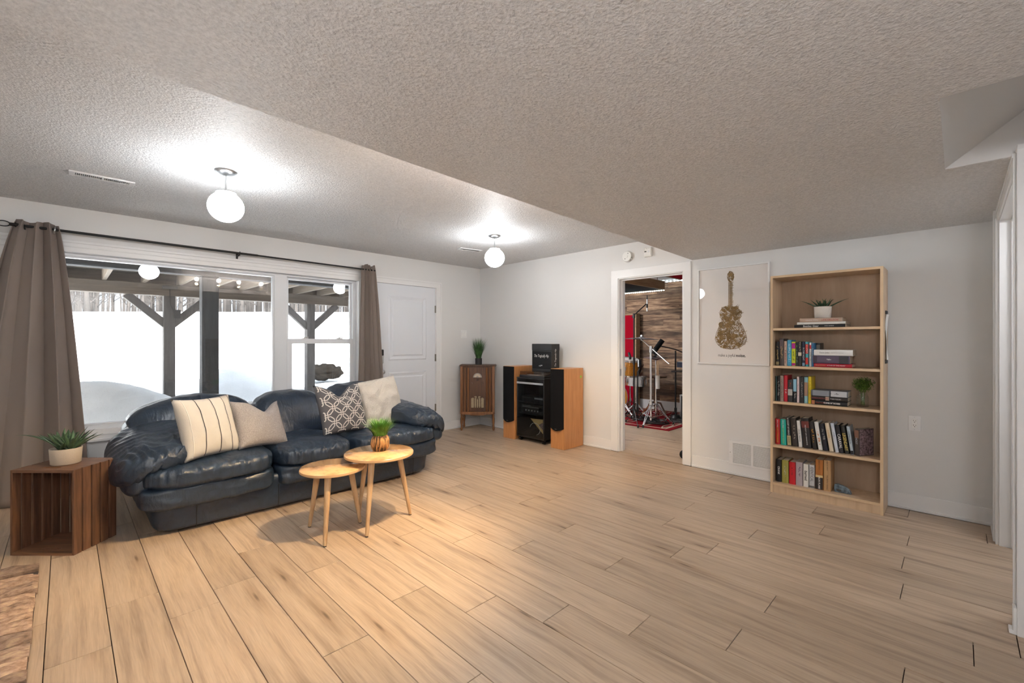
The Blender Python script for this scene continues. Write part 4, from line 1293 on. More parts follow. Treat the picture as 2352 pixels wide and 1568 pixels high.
# ---- warm track light on the window side of the dropped ceiling
TX0, TX1 = 1.36, 2.56
ty = soffit_y(1.96) + 0.012
t = thing('track_light', 'track of small warm spotlights fixed to the side of the dropped ceiling', 'track light', (1.96, ty, 2.30), math.atan(0.0345))
MB().box(-0.62, 0.62, -0.005, 0.022, -0.016, 0.016).build('rail', 'white_trim', t, 0.002)
spots = [(1.49, (0.15, 3.75, 0.25), 46, 1.1), (1.79, (1.02, 2.55, 0.0), 66, 1.7), (2.08, (2.3, 3.0, 0.0), 56, 0.85), (2.42, (4.2, 2.85, 0.1), 56, 0.95)]
for X, aim, cone, k in spots:
    lx, ly, lz = X - 1.96, 0.085, 2.195 - 2.30
    P = Vector((X, ty + 0.085 + 0.0345 * (X - 1.96), 2.195))
    d = (Vector(aim) - P).normalized()
    hd = MB()
    hd.cyl(Vector((lx, 0.085, lz)) - d * 0.065, Vector((lx, 0.085, lz)) + d * 0.012, 0.026, 0.030, n=20, caps=False)
    hd.cyl(Vector((lx, 0.085, lz)) - d * 0.066, Vector((lx, 0.085, lz)) - d * 0.065, 0.026, 0.026, n=20)
    hd.cyl((lx, 0.012, -0.01), Vector((lx, 0.085, lz)) - d * 0.05, 0.005, n=8)
    ho = hd.build('spot_head', 'white_trim', t)
    bl = MB().cyl(Vector((lx, 0.085, lz)) - d * 0.004, Vector((lx, 0.085, lz)) - d * 0.002, 0.022, n=18).build('bulb_face', 'bulb_warm', ho)
    # dichroic lamps leak some pinkish light out of the back of the head
    sp_ = bpy.data.lights.new('spot_spill', 'POINT'); sp_.energy = 2.6; sp_.color = (1.0, 0.84, 0.74); sp_.shadow_soft_size = 0.03
    so = bpy.data.objects.new('spot_spill', sp_); COL.objects.link(so); so.parent = t; so.location = (lx, 0.11, lz + 0.075)
    ld = bpy.data.lights.new('spot_beam', 'SPOT')
    ld.energy = SPOT_W * k; ld.color = (1.0, 0.70, 0.36); ld.spot_size = math.radians(cone); ld.spot_blend = 0.75; ld.shadow_soft_size = 0.02
    lo = bpy.data.objects.new('spot_beam', ld); COL.objects.link(lo)
    lo.parent = t
    lo.location = Vector((lx, 0.085, lz)) + d * 0.016
    lo.rotation_euler = (Matrix.Rotation(-math.atan(0.0345), 3, 'Z') @ d.to_track_quat('-Z', 'Y').to_matrix()).to_euler()

# ---- ceiling vents
v = thing('ceiling_vent', 'white slotted air vent in the ceiling near the curtain', 'vent', (0.178, 4.112, HC))
fr = MB()
L2, W2 = 0.165, 0.045
fr.box(-L2, L2, -W2, -W2 + 0.018, -0.010, 0.0).box(-L2, L2, W2 - 0.018, W2, -0.010, 0.0).box(-L2, -L2 + 0.03, -W2, W2, -0.010, 0.0).box(L2 - 0.03, L2, -W2, W2, -0.010, 0.0).box(-0.006, 0.006, -W2, W2, -0.010, 0.0)
fr.build('frame', 'white_trim', v, 0.002)
box('duct', 'ink_dark', v, -L2 + 0.02, L2 - 0.02, -W2 + 0.01, W2 - 0.01, -0.0025, -0.0005)
for i in range(28):
    if 13 <= i <= 14: continue
    x = -L2 + 0.036 + i * (2 * L2 - 0.072) / 27
    MB().obox((x, 0, -0.006), (0.0010, 0, 0.0006), (0, W2 - 0.018, 0), (-0.0012, 0, 0.0036)).build('slat', 'white_trim', v)
v = thing('ceiling_vent', 'small white closed vent flap in the ceiling beside the far globe lamp', 'vent', (3.46, 4.185, HC), -0.2)
MB().box(-0.15, 0.15, -0.05, -0.034, -0.008, 0).box(-0.15, 0.15, 0.034, 0.05, -0.008, 0).box(-0.15, -0.134, -0.05, 0.05, -0.008, 0).box(0.134, 0.15, -0.05, 0.05, -0.008, 0).build('frame', 'white_trim', v, 0.0015)
box('duct', 'mark_grey', v, -0.135, 0.135, -0.035, 0.035, -0.003, -0.0005)
MB().obox((0.03, 0.0, -0.012), (0.10, 0, -0.002), (0, 0.034, 0.006), (0, 0, 0.001)).build('flap', 'white_trim', v)

# ---- alarms above the opening
a_ = thing('smoke_alarm', 'round white smoke alarm above the open doorway', 'smoke alarm', (XB, 2.648, 2.228))
o = MB().lathe([(0.062, 0.0), (0.064, 0.010), (0.058, 0.030), (0.054, 0.036)], n=40).build('body', 'alarm_white', a_); auto_smooth(o, 35); o.rotation_euler = (0, -PI / 2, 0)
o = MB().lathe([(0.015, 0.0355), (0.0145, 0.039)], n=24).build('test_button', 'alarm_white', a_); o.rotation_euler = (0, -PI / 2, 0)
for ay, az in ((-0.018, 0.032), (0.020, -0.026)):
    box('indicator_mark', 'mark_grey', a_, -0.0372, -0.0358, ay - 0.005, ay + 0.005, az - 0.005, az + 0.005)
MB().tube([(-0.024, -0.0605 * math.cos(b), -0.0605 * math.sin(b)) for b in [0.15 + 0.3 * i / 6 for i in range(7)]], 0.003, 6).tube([(-0.024, -0.0605 * math.cos(b), -0.0605 * math.sin(b)) for b in [0.7 + 0.3 * i / 6 for i in range(7)]], 0.003, 6).build('vent_slot', 'ink_dark', a_)
a_ = thing('carbon_monoxide_alarm', 'square white gas alarm with a small dark display above the doorway', 'gas alarm', (XB, 2.396, 2.242))
MB().box(-0.03, 0, -0.046, 0.046, -0.052, 0.052).build('body', 'alarm_white', a_, 0.012, 3)
MB().box(-0.034, -0.029, -0.040, 0.042, -0.036, 0.044).build('face_plate', 'alarm_white', a_, 0.004, 2)
box('display', 'ink_dark', a_, -0.0352, -0.0338, 0.010, 0.034, 0.0, 0.012)
o = MB().lathe([(0.012, 0.0), (0.0115, 0.002)], n=24).build('test_button', 'white_vinyl', a_); o.rotation_euler = (0, -PI / 2, 0); o.location = (-0.0338, -0.014, 0.005)
marks_obj('print', 0.034, 0.010, 'mark_grey', a_, (-0.0345, -0.006, 0.034), (0, -1, 0), (0, 0, 1), 5)
for k in range(3):
    box('indicator_mark', 'mark_grey', a_, -0.0352, -0.0338, 0.033, 0.036, 0.020 + k * 0.008, 0.0235 + k * 0.008)

# ---- switch and outlets
def plate(name, label, cat, loc, rz, kind):
    t = thing(name, label, cat, loc, rz)     # local: plate faces -x
    hw, hh = (0.058, 0.060) if kind == 'switch' else (0.036, 0.058)
    MB().box(-0.006, 0, -hw, hw, -hh, hh).build('cover_plate', 'white_trim', t, 0.003, 2)
    if kind == 'switch':
        for y in (-0.023, 0.023):
            MB().add([(-0.006, y - 0.016, -0.034), (-0.006, y + 0.016, -0.034), (-0.006, y + 0.016, 0.034), (-0.006, y - 0.016, 0.034),
                      (-0.007, y - 0.016, -0.033), (-0.007, y + 0.016, -0.033), (-0.012, y + 0.016, 0.033), (-0.012, y - 0.016, 0.033)],
                     [(0, 3, 2, 1), (4, 5, 6, 7), (0, 1, 5, 4), (1, 2, 6, 5), (2, 3, 7, 6), (3, 0, 4, 7)]).build('rocker', 'alarm_white', t)
    else:
        MB().box(-0.0085, -0.005, -0.017, 0.017, -0.034, 0.034).build('receptacle', 'alarm_white', t, 0.001)
        for z in (-0.017, 0.017):
            MB().box(-0.0090, -0.0080, -0.0075, -0.0055, z - 0.001, z + 0.008).box(-0.0090, -0.0080, 0.005, 0.0075, z, z + 0.008).cyl((-0.0090, 0, z - 0.007), (-0.0080, 0, z - 0.007), 0.003, n=8).build('socket_slots', 'ink_dark', t)
        for z in (-0.046, 0.046):
            MB().cyl((-0.0068, 0, z), (-0.0058, 0, z), 0.003, n=8).build('screw', 'silver', t)
    return t
plate('light_switch', 'white double rocker light switch beside the radio', 'light switch', (4.19, YW, 1.378), -PI / 2 + PI, 'switch')
plate('wall_outlet', 'white wall outlet to the right of the bookcase', 'outlet', (XB, 0.232, 0.652), 0, 'outlet')
plate('wall_outlet', 'white wall outlet by the right doorway casing', 'outlet', (4.35, YR, 0.40), -PI / 2, 'outlet')

# ---- return air grille
v = thing('air_grille', 'wide white louvred air grille low on the wall beside the bookcase', 'vent', (XB, 1.33, 0.21))
Y0, Y1, Z0, Z1 = -0.225, 0.225, -0.115, 0.112
MB().box(-0.017, 0, Y0, Y1, Z0, Z0 + 0.022).box(-0.017, 0, Y0, Y1, Z1 - 0.022, Z1).box(-0.017, 0, Y0, Y0 + 0.035, Z0, Z1).box(-0.017, 0, Y1 - 0.035, Y1, Z0, Z1).box(-0.017, 0, -0.01 + 0.02, 0.01 + 0.02, Z0, Z1).build('frame', 'white_trim', v, 0.002)
box('duct', 'ink_dark', v, -0.0085, -0.0004, Y0 + 0.02, Y1 - 0.02, Z0 + 0.01, Z1 - 0.01)
slm = MB().obox((0, 0, 0), (0.0028, 0, 0.0024), (0, 0.0925, 0), (-0.0004, 0, 0.0010)).mesh('slat'); slm.materials.append(MATS['white_trim'])
for cy_ in (-0.0905, 0.110):
    for i in range(21):
        o = bpy.data.objects.new('slat', slm); COL.objects.link(o); o.parent = v
        o.location = (-0.0125, cy_, Z0 + 0.028 + i * 0.00855)
        o.scale = (1, 0.88 if cy_ > 0 else 1.1, 1)
MB().cyl((-0.0185, Y1 - 0.012, 0), (-0.0165, Y1 - 0.012, 0), 0.004, n=10).build('screw', 'brass_grey', v)

# ---- poster
p = thing('framed_poster', 'white framed poster of a gold collage guitar hanging left of the bookcase', 'poster', (XB, 1.529, 1.518))
PW, PH = 0.325, 0.472
fb = MB()
fb.box(-0.022, -0.0005, -PW, PW, -PH, -PH + 0.014).box(-0.022, -0.0005, -PW, PW, PH - 0.014, PH).box(-0.022, -0.0005, -PW, -PW + 0.014, -PH, PH).box(-0.022, -0.0005, PW - 0.014, PW, -PH, PH)
fb.build('frame', 'white_trim', p, 0.0015)
box('paper', 'poster_paper', p, -0.004, -0.001, -PW + 0.012, PW - 0.012, -PH + 0.012, PH - 0.012)
box('glazing', 'poster_glass', p, -0.013, -0.011, -PW + 0.0125, PW - 0.0125, -PH + 0.0125, PH - 0.0125)
# guitar drawn from many small gold shapes (viewer's right is -y)
rng = random.Random(4)
gd, gl_ = MB(), MB()
GX = [-0.0046]
def P3(u, v): 
    GX[0] -= 0.0000004
    return (GX[0], -u, v)
def disc(B, u, v, r_, n=10):
    B.add([P3(u + r_ * math.cos(2 * PI * i / n), v + r_ * math.sin(2 * PI * i / n)) for i in range(n)], [tuple(range(n))])
def ring(B, u, v, r0, r1, n=12, a0=0.0, a1=2 * PI):
    vs = []
    for i in range(n + 1):
        a = a0 + (a1 - a0) * i / n
        vs += [P3(u + r0 * math.cos(a), v + r0 * math.sin(a)), P3(u + r1 * math.cos(a), v + r1 * math.sin(a))]
    B.add(vs, [(2 * i, 2 * i + 1, 2 * i + 3, 2 * i + 2) for i in range(n)])
def bar(B, u0, v0, u1, v1, w):
    d = Vector((u1 - u0, v1 - v0)); 
    if d.length < 1e-6: return
    q = Vector((-d.y, d.x)).normalized() * w / 2
    B.add([P3(u0 + q.x, v0 + q.y), P3(u0 - q.x, v0 - q.y), P3(u1 - q.x, v1 - q.y), P3(u1 + q.x, v1 + q.y)], [(0, 1, 2, 3)])
GU = 0.015          # guitar centre line, a little left of the middle
# head, neck
HEADC = (0.0 - GU * 0, 0.375)
for i in range(60):
    a = rng.random() * 2 * PI; q = math.sqrt(rng.random())
    ring(gd if i % 3 else gl_, -GU + 0.028 * q * math.cos(a), 0.372 + 0.048 * q * math.sin(a), 0.003, 0.003 + rng.uniform(0.002, 0.006), 8)
ring(gd, -GU, 0.372, 0.026, 0.029, 20); 
for k in range(30):
    a = 2 * PI * k / 30; bar(gd, -GU + 0.029 * math.cos(a), 0.372 + 0.048 * math.sin(a), -GU + 0.029 * math.cos(a + 0.21), 0.372 + 0.048 * math.sin(a + 0.21), 0.004)
disc(gl_, -GU, 0.39, 0.017, 14)
for w_, off in ((0.004, -0.017), (0.003, -0.010), (0.005, -0.002), (0.004, 0.006), (0.005, 0.013)):
    bar(gd, -GU + off, 0.32, -GU + off, 0.075, w_)
for k in range(46):
    v_ = 0.325 - 0.25 * k / 46
    bar(gd if rng.random() < .6 else gl_, -GU - 0.018, v_, -GU + 0.012 + rng.random() * 0.018, v_ + rng.uniform(-0.004, 0.004), 0.0026)
# body half-width at height v (two horns, waist, lower bout)
def half(v):
    if v > 0.09: return 0
    if v > -0.01: return 0.055 + 0.045 * math.sin((0.09 - v) / 0.10 * PI * 0.8)
    if v > -0.09: return 0.100 - 0.022 * math.sin((-0.01 - v) / 0.08 * PI)
    t_ = (-0.09 - v) / 0.235
    return 0.100 + 0.045 * math.sin(min(1, t_ * 1.15) * PI * 0.62) if t_ < 0.62 else max(0.0, 0.142 * math.sqrt(max(0, 1 - ((t_ - 0.55) / 0.45) ** 2)))
VS = [0.085 - 0.41 * i / 60 for i in range(61)]
for i in range(60):
    for sgn in (-1, 1):
        if sgn > 0 and VS[i] > -0.01 and (VS[i] > 0.05): continue
        bar(gd, -GU + sgn * half(VS[i]) , VS[i], -GU + sgn * half(VS[i + 1]), VS[i + 1], 0.004)
for i in range(70):        # solid patches, mostly on the left half
    u = rng.uniform(-0.13, 0.05 if i < 52 else 0.13); v_ = rng.uniform(-0.31, 0.07)
    if abs(u) < half(v_) - 0.02: disc(gd if i % 3 else gl_, u - GU, v_, rng.uniform(0.008, 0.021), 9)
cnt = 0
while cnt < 900:
    u = rng.uniform(-0.15, 0.15); v_ = rng.uniform(-0.325, 0.085)
    if abs(u) > half(v_) - 0.004: continue
    cnt += 1
    B = gd if rng.random() < 0.7 else gl_
    dens = 1.3 if u < 0.02 else 0.8
    k = rng.random()
    if k < 0.34: ring(B, u - GU, v_, 0.004 * dens, 0.004 * dens + rng.uniform(0.0015, 0.005), 9)
    elif k < 0.5: disc(B, u - GU, v_, rng.uniform(0.002, 0.009) * dens, 9)
    elif k < 0.85:
        a = rng.choice((0, PI / 2, PI / 4, -PI / 4)) + rng.uniform(-0.2, 0.2); l = rng.uniform(0.01, 0.035)
        bar(B, u - GU, v_, u - GU + l * math.cos(a), v_ + l * math.sin(a), rng.uniform(0.0016, 0.005))
    else: ring(B, u - GU, v_, 0.012, 0.0145, 12, rng.random() * 6, rng.random() * 6 + 3)
for (u, v_, r_) in ((-0.085, -0.085, 0.024), (0.045, -0.035, 0.017), (-0.02, -0.19, 0.02)):
    disc(gd, u - GU, v_, r_, 20); ring(gl_, u - GU, v_, r_ * 0.3, r_ * 0.5, 12)
bar(gd, -0.02 - GU, -0.075, 0.04 - GU, -0.075, 0.04)
bar(gl_, 0.008 - GU, -0.076, 0.02 - GU, -0.076, 0.012)
bar(gd, 0.045 - GU, 0.0, 0.095 - GU, 0.035, 0.020)
gd.build('guitar_print', 'poster_gold', p, recalc=False)
gl_.build('guitar_print', 'poster_gold_light', p, recalc=False)
text_obj('print', 'make a joyful', 0.040, 'ink_dark', p, (-0.0046, 0.052, -0.385), (0, -1, 0), (0, 0, 1), fit=0.155)
text_obj('print', 'noise.', 0.040, 'ink_dark', p, (-0.0046, -0.077, -0.385), (0, -1, 0), (0, 0, 1), bold=0.0010, fit=0.085)

# ================================================================ BOOKCASE AND BOOKS
BX0, BX1, BY0, BY1, BH = 4.20, 4.492, 0.385, 1.120, 1.816
b = thing('bookcase', 'tall light maple bookcase filled with books against the wall', 'bookcase', ((BX0 + BX1) / 2, (BY0 + BY1) / 2, 0))
bx0, bx1, by0, by1 = BX0 - b.location.x, BX1 - b.location.x, BY0 - b.location.y, BY1 - b.location.y
for y0, y1 in ((by0, by0 + 0.018), (by1 - 0.018, by1)):
    sp = box('side_panel', 'maple_veneer', b, bx0 + 0.001, bx1, y0, y1, 0, BH, 0.0008)
    box('edge_band', 'maple_edge', sp, bx0, bx0 + 0.0012, y0, y1, 0, BH)
tp = box('top_panel', 'maple_veneer', b, bx0 + 0.001, bx1, by0 + 0.018, by1 - 0.018, BH - 0.018, BH)
box('edge_band', 'maple_edge', tp, bx0, bx0 + 0.0012, by0 + 0.018, by1 - 0.018, BH - 0.018, BH)
SH = [1.378, 1.064, 0.765, 0.400, 0.085]
for z in SH:
    sh = box('shelf', 'maple_veneer', b, bx0 + 0.006, bx1 - 0.004, by0 + 0.0185, by1 - 0.0185, z - 0.019, z)
    box('edge_band', 'maple_edge', sh, bx0 + 0.0045, bx0 + 0.006, by0 + 0.0185, by1 - 0.0185, z - 0.019, z)
box('kick_board', 'maple_veneer', b, bx0 + 0.012, bx0 + 0.028, by0 + 0.0185, by1 - 0.0185, 0, 0.066)
box('back_panel', 'maple_back', b, bx1 - 0.004, bx1, by0 + 0.018, by1 - 0.018, 0.02, BH - 0.018)
# paper clipped to the side of the bookcase
pp = thing('wall_scroll', 'narrow crinkled white paper scroll hanging on the side of the bookcase', 'scroll', (4.36, BY0 - 0.001, 1.30))
MB().grid(lambda u, v: (-0.05 + 0.10 * u, -0.004 - 0.004 * math.sin(6 * v + 2 * u) - 0.006 * (abs(v - 0.5) * 2) ** 6, -0.17 + 0.34 * v), 6, 24).build('paper', 'alarm_white', pp, recalc=False)
for z in (-0.185, 0.185):
    MB().box(-0.055, 0.055, -0.006, 0, z - 0.012, z + 0.012).build('rail', 'black_metal', pp)

bookmats = {}
def cmat(col, rough=0.4):
    key = tuple(round(c, 3) for c in col)
    if key not in bookmats:
        bookmats[key] = plain('cover_%d' % len(bookmats), col, rough)
    return bookmats[key]
BLK = (0.012, 0.012, 0.014); WHT = (0.72, 0.71, 0.69); CRM = (0.66, 0.58, 0.44); GLD = (0.55, 0.38, 0.12); RED = (0.45, 0.015, 0.03)

def book(label, y_left, thick, height, z, col, group, title=None, tcol=WHT, depth=0.145, x=4.252, lean=0.0, lying=0, band=None, band2=None, tsize=0.6, tpos=0.5, tbold=0.0, title2=None, t2col=None, t2pos=0.2, t2size=0.35, front=None, pages_top=True):
    """upright: y_left is the viewer's left edge of the spine; lying: lying=+1/-1, y_left is the left end"""
    if lying == 0:
        t = thing('book', label, 'book', (x, y_left, z), 0, group)
        t.rotation_euler = (-lean, 0, 0)
    else:
        t = thing('book', label, 'book', (x, 0, z), 0, group)
        if lying > 0:    # z' -> +y, so the top of the book is on the viewer's left
            t.rotation_euler = (-PI / 2, 0, 0); t.location = (x, y_left - height, z + thick)
        else:
            t.rotation_euler = (PI / 2, 0, 0); t.location = (x, y_left, z)
    # local: spine at x=0 facing -x; thickness from y=-thick..0 (upright) ; for lying books use 0..thick
    ya, yb = (-thick, 0.0) if lying == 0 else (0.0, thick)
    if lying < 0: ya, yb = 0.0, thick
    c_ = 0.0022
    cv = MB()
    # rounded spine + two boards
    ns = 6
    outer = [(0.0, yb), (0.0 - 0.0, yb)]
    prof = []
    for i in range(ns + 1):
        a = PI * i / ns
        prof.append((0.006 - 0.006 * math.sin(a), (ya + yb) / 2 + (thick / 2) * math.cos(a)))
    out = [(depth, yb)] + prof + [(depth, ya)]
    inn = [(depth, ya + c_), (0.008, ya + c_), (0.008, yb - c_), (depth, yb - c_)]
    poly = out + inn
    cv.prism(poly, 'z', 0, height)
    co = cv.build('cover', cmat(col), t)
    MB().box(0.0078, depth - 0.004, ya + c_ + 0.0002, yb - c_ - 0.0002, 0.003, height - 0.003).build('pages', 'pages', t)
    if band:
        z0, z1, bc = band
        MB().box(-0.0006, 0.004, ya + 0.0016, yb - 0.0016, height * z0, height * z1).build('spine_band', cmat(bc), t)
    if band2:
        z0, z1, bc = band2
        MB().box(-0.0006, 0.004, ya + 0.0016, yb - 0.0016, height * z0, height * z1).build('spine_band', cmat(bc), t)
    yc = (ya + yb) / 2
    if title and title[0] == '~':
        marks_obj('spine_title', height * float(title[1:]), min(0.017, thick * tsize), cmat(tcol), t, (-0.0011, yc, height * tpos), (0, 0, -1), (0, -1, 0), seed=int(y_left * 1000) + int(height * 1000))
    elif title:
        text_obj('spine_title', title, thick * tsize, cmat(tcol), t, (-0.0011, yc, height * tpos), (0, 0, -1), (0, -1, 0), bold=tbold, fit=height * 0.62)
    if title2:
        text_obj('spine_title', title2, thick * t2size, cmat(t2col or tcol), t, (-0.0011, yc, height * t2pos), (0, 0, -1), (0, -1, 0), fit=height * 0.3)
    if front:
        MB().box(0.012, depth - 0.004, ya - 0.0006, ya, 0.004, height - 0.004).build('front_print', front, t)
    return t

G2, G3, G4, G5 = 'books on the second shelf', 'books on the third shelf', 'books on the fourth shelf', 'books on the bottom shelf'
def row(group, z, items, lean=None):
    for it in items:
        lab, y0, y1, hgt, col = it[:5]
        kw = it[5] if len(it) > 5 else {}
        book(lab, y0, y0 - y1 - 0.0006, hgt, z, col, group, **kw)
z = SH[1] + 0.0005
row(G2, z, [
    ('black book with gold spine lettering at the left end of the second shelf', 1.093, 1.067, 0.203, BLK, dict(title='~0.6', tcol=GLD, band=(0.03, 0.16, (0.30, 0.24, 0.12)))),
    ('tall charcoal patterned book, second from the left on the second shelf', 1.066, 1.034, 0.227, (0.07, 0.055, 0.05), dict(title='~0.5', tcol=(0.45, 0.30, 0.14), band=(0.62, 0.95, (0.12, 0.085, 0.09)))),
    ('beige book with red brown lettering next to the sky blue book', 1.033, 1.010, 0.206, (0.55, 0.40, 0.32), dict(title='~0.8', tcol=(0.33, 0.07, 0.06))),
    ('sky blue hardback on the second shelf', 1.009, 0.978, 0.215, (0.06, 0.34, 0.55), dict(title='~0.7', tcol=(0.55, 0.75, 0.85))),
    ('lime yellow book with magenta patches on the second shelf', 0.977, 0.948, 0.200, (0.62, 0.66, 0.02), dict(band=(0.02, 0.12, (0.45, 0.01, 0.22)), band2=(0.72, 0.94, (0.42, 0.01, 0.24)), title='~0.4', tcol=(0.15, 0.18, 0.02), tpos=0.4)),
    ('thin black book with green lettering right of the lime yellow book', 0.947, 0.932, 0.197, BLK, dict(title='~0.75', tcol=(0.20, 0.45, 0.18), tsize=0.7)),
    ('black book with a cream patch on its spine, second shelf', 0.931, 0.904, 0.203, (0.02, 0.018, 0.016), dict(band=(0.42, 0.56, CRM), title='~0.4', tcol=(0.5, 0.42, 0.3), tpos=0.78, tsize=0.45, tbold=0)),
    ('dark navy book with large white lettering on the second shelf', 0.902, 0.881, 0.200, (0.016, 0.02, 0.05), dict(title='IN THE NIGHT', tcol=WHT, tsize=0.8, band=(0.02, 0.14, (0.20, 0.32, 0.45)))),
    ('teal book with red spine panels on the second shelf', 0.880, 0.857, 0.200, (0.05, 0.34, 0.40), dict(band=(0.52, 0.90, (0.55, 0.03, 0.02)), band2=(0.08, 0.36, (0.55, 0.03, 0.02)), title='~0.3', tpos=0.7, tsize=0.5)),
    ('thin white book with a red top on the second shelf', 0.853, 0.837, 0.193, WHT, dict(band=(0.74, 0.90, (0.5, 0.03, 0.05)), title='~0.55', tcol=(0.2, 0.2, 0.2), tpos=0.42)),
    ('thin blue book beside the lying white book on the second shelf', 0.836, 0.822, 0.190, (0.03, 0.15, 0.32), dict(title='~0.6', tcol=(0.55, 0.65, 0.75))),
    ('dark book set back behind the lying stack on the second shelf', 0.821, 0.793, 0.190, (0.03, 0.028, 0.03), dict(x=4.335, depth=0.13, band=(0.62, 0.92, (0.22, 0.20, 0.17)))),
])
book('slim red hardback lying at the bottom of the second shelf stack', 0.818, 0.028, 0.245, z, (0.42, 0.012, 0.03), G2, title='ATLAS OF THE HEART', tcol=WHT, lying=1, tpos=0.40, tsize=0.42, title2='Brené Brown', t2col=GLD, t2pos=0.82, t2size=0.42, x=4.236, depth=0.18)
book('thick dusky purple book lying between the white and the red book', 0.826, 0.062, 0.240, z + 0.0285, (0.10, 0.075, 0.12), G2, title='~0.12', tcol=WHT, lying=1, tpos=0.55, tsize=0.25, band=(0.04, 0.28, (0.03, 0.028, 0.035)), band2=(0.88, 0.98, (0.05, 0.03, 0.05)), x=4.236, depth=0.16)
book('thick white hardback lying on top of the second shelf stack', 0.818, 0.046, 0.250, z + 0.091, (0.76, 0.75, 0.73), G2, title='Steve Jobs', tcol=(0.08, 0.08, 0.08), lying=1, tpos=0.72, tsize=0.34, title2='by Walter Isaacson', t2col=(0.5, 0.5, 0.5), t2pos=0.38, t2size=0.28, x=4.236, depth=0.17)
# top shelf stack
z = SH[0] + 0.0005
book('black coffee table book lying at the bottom of the top shelf stack', 0.955, 0.024, 0.340, z, BLK, 'books under the shelf plant', title='Beatles Gear', tcol=WHT, lying=1, tpos=0.66, tsize=0.85, tbold=0.0004, title2='ANDY BABIUK', t2pos=0.30, t2size=0.4, x=4.240, depth=0.24)
book('thin white book lying in the middle of the top shelf stack', 0.935, 0.020, 0.322, z + 0.0245, (0.70, 0.68, 0.63), 'books under the shelf plant', lying=1, x=4.238, depth=0.235)
book('tan book lying upside down on the top shelf stack under the plant', 0.918, 0.031, 0.282, z + 0.045, (0.52, 0.38, 0.29), 'books under the shelf plant', title='POSTSECRET', tcol=(0.38, 0.06, 0.05), lying=-1, tpos=0.30 + 0.42, tsize=0.62, title2='FRANK WARREN', t2col=WHT, t2pos=0.30, t2size=0.42, x=4.246, depth=0.20)
# third shelf
z = SH[2] + 0.0005
row(G3, z, [
    ('very thin dark teal book at the left end of the third shelf', 1.095, 1.084, 0.208, (0.02, 0.06, 0.06)),
    ('black book with looping white script, second on the third shelf', 1.083, 1.063, 0.208, BLK, dict(title='~0.6', tcol=WHT, tsize=0.75)),
    ('taupe book left of the red one on the third shelf', 1.062, 1.035, 0.215, (0.30, 0.23, 0.20), dict(title='~0.7', tcol=(0.12, 0.08, 0.07), tsize=0.45)),
    ('tall bright red book on the third shelf', 1.034, 1.006, 0.219, (0.50, 0.01, 0.025), dict(title='~0.22', tcol=WHT, tpos=0.36, tsize=0.7, tbold=0.0004)),
    ('short dark book with orange and white lettering on the third shelf', 1.005, 0.969, 0.182, (0.03, 0.028, 0.03), dict(title='~0.2', tcol=(0.50, 0.14, 0.04), tpos=0.78, tsize=0.34, band=(0.30, 0.58, (0.42, 0.40, 0.37)))),
    ('short light blue and black book on the third shelf', 0.966, 0.940, 0.194, BLK, dict(band=(0.46, 0.985, (0.25, 0.48, 0.62)), title='~0.22', tcol=WHT, tpos=0.26, tsize=0.6)),
    ('thin pale pink book on the third shelf', 0.939, 0.922, 0.211, (0.72, 0.58, 0.58), dict(title='~0.5', tcol=(0.40, 0.18, 0.18), tsize=0.5)),
    ('black book with small lettering right of the pale pink one', 0.920, 0.889, 0.212, (0.02, 0.018, 0.018), dict(title='~0.6', tcol=(0.4, 0.38, 0.36), tsize=0.35)),
    ('pale teal book with a mosaic band on the third shelf', 0.888, 0.861, 0.212, (0.22, 0.42, 0.46), dict(band=(0.28, 0.80, (0.34, 0.20, 0.13)), title='~0.1', tcol=WHT, tpos=0.12, tsize=0.3)),
    ('bright yellow book at the right end of the third shelf row', 0.860, 0.838, 0.218, (0.72, 0.52, 0.015), dict(title='~0.5', tcol=(0.40, 0.27, 0.02), tpos=0.6, tsize=0.5)),
])
book('black rock biography lying at the bottom of the third shelf stack', 0.836, 0.034, 0.235, z, BLK, G3, title="GUNS N' ROSES", tcol=WHT, lying=1, tpos=0.42, tsize=0.45, tbold=0.0006, title2='Watch You Bleed', t2col=(0.45, 0.05, 0.04), t2pos=0.72, t2size=0.36, band=(0.90, 0.985, (0.42, 0.15, 0.06)), x=4.236, depth=0.17)
book('black hardback with red lettering lying in the middle of the third shelf stack', 0.836, 0.033, 0.237, z + 0.0345, (0.02, 0.016, 0.016), G3, title='PLAYING WITH FIRE', tcol=(0.40, 0.05, 0.05), lying=1, tpos=0.78, tsize=0.40, title2='THEO FLEURY', t2col=WHT, t2pos=0.32, t2size=0.34, band=(0.50, 0.60, (0.42, 0.30, 0.22)), x=4.238, depth=0.165)
book('grey and white misty forest hardback lying on top of the third shelf stack', 0.838, 0.046, 0.240, z + 0.068, (0.10, 0.115, 0.14), G3, lying=1, band=(0.03, 0.45, (0.52, 0.53, 0.55)), band2=(0.50, 0.95, (0.25, 0.27, 0.30)), title='~0.25', tcol=(0.05, 0.05, 0.06), tpos=0.36, tsize=0.3, x=4.240, depth=0.16)
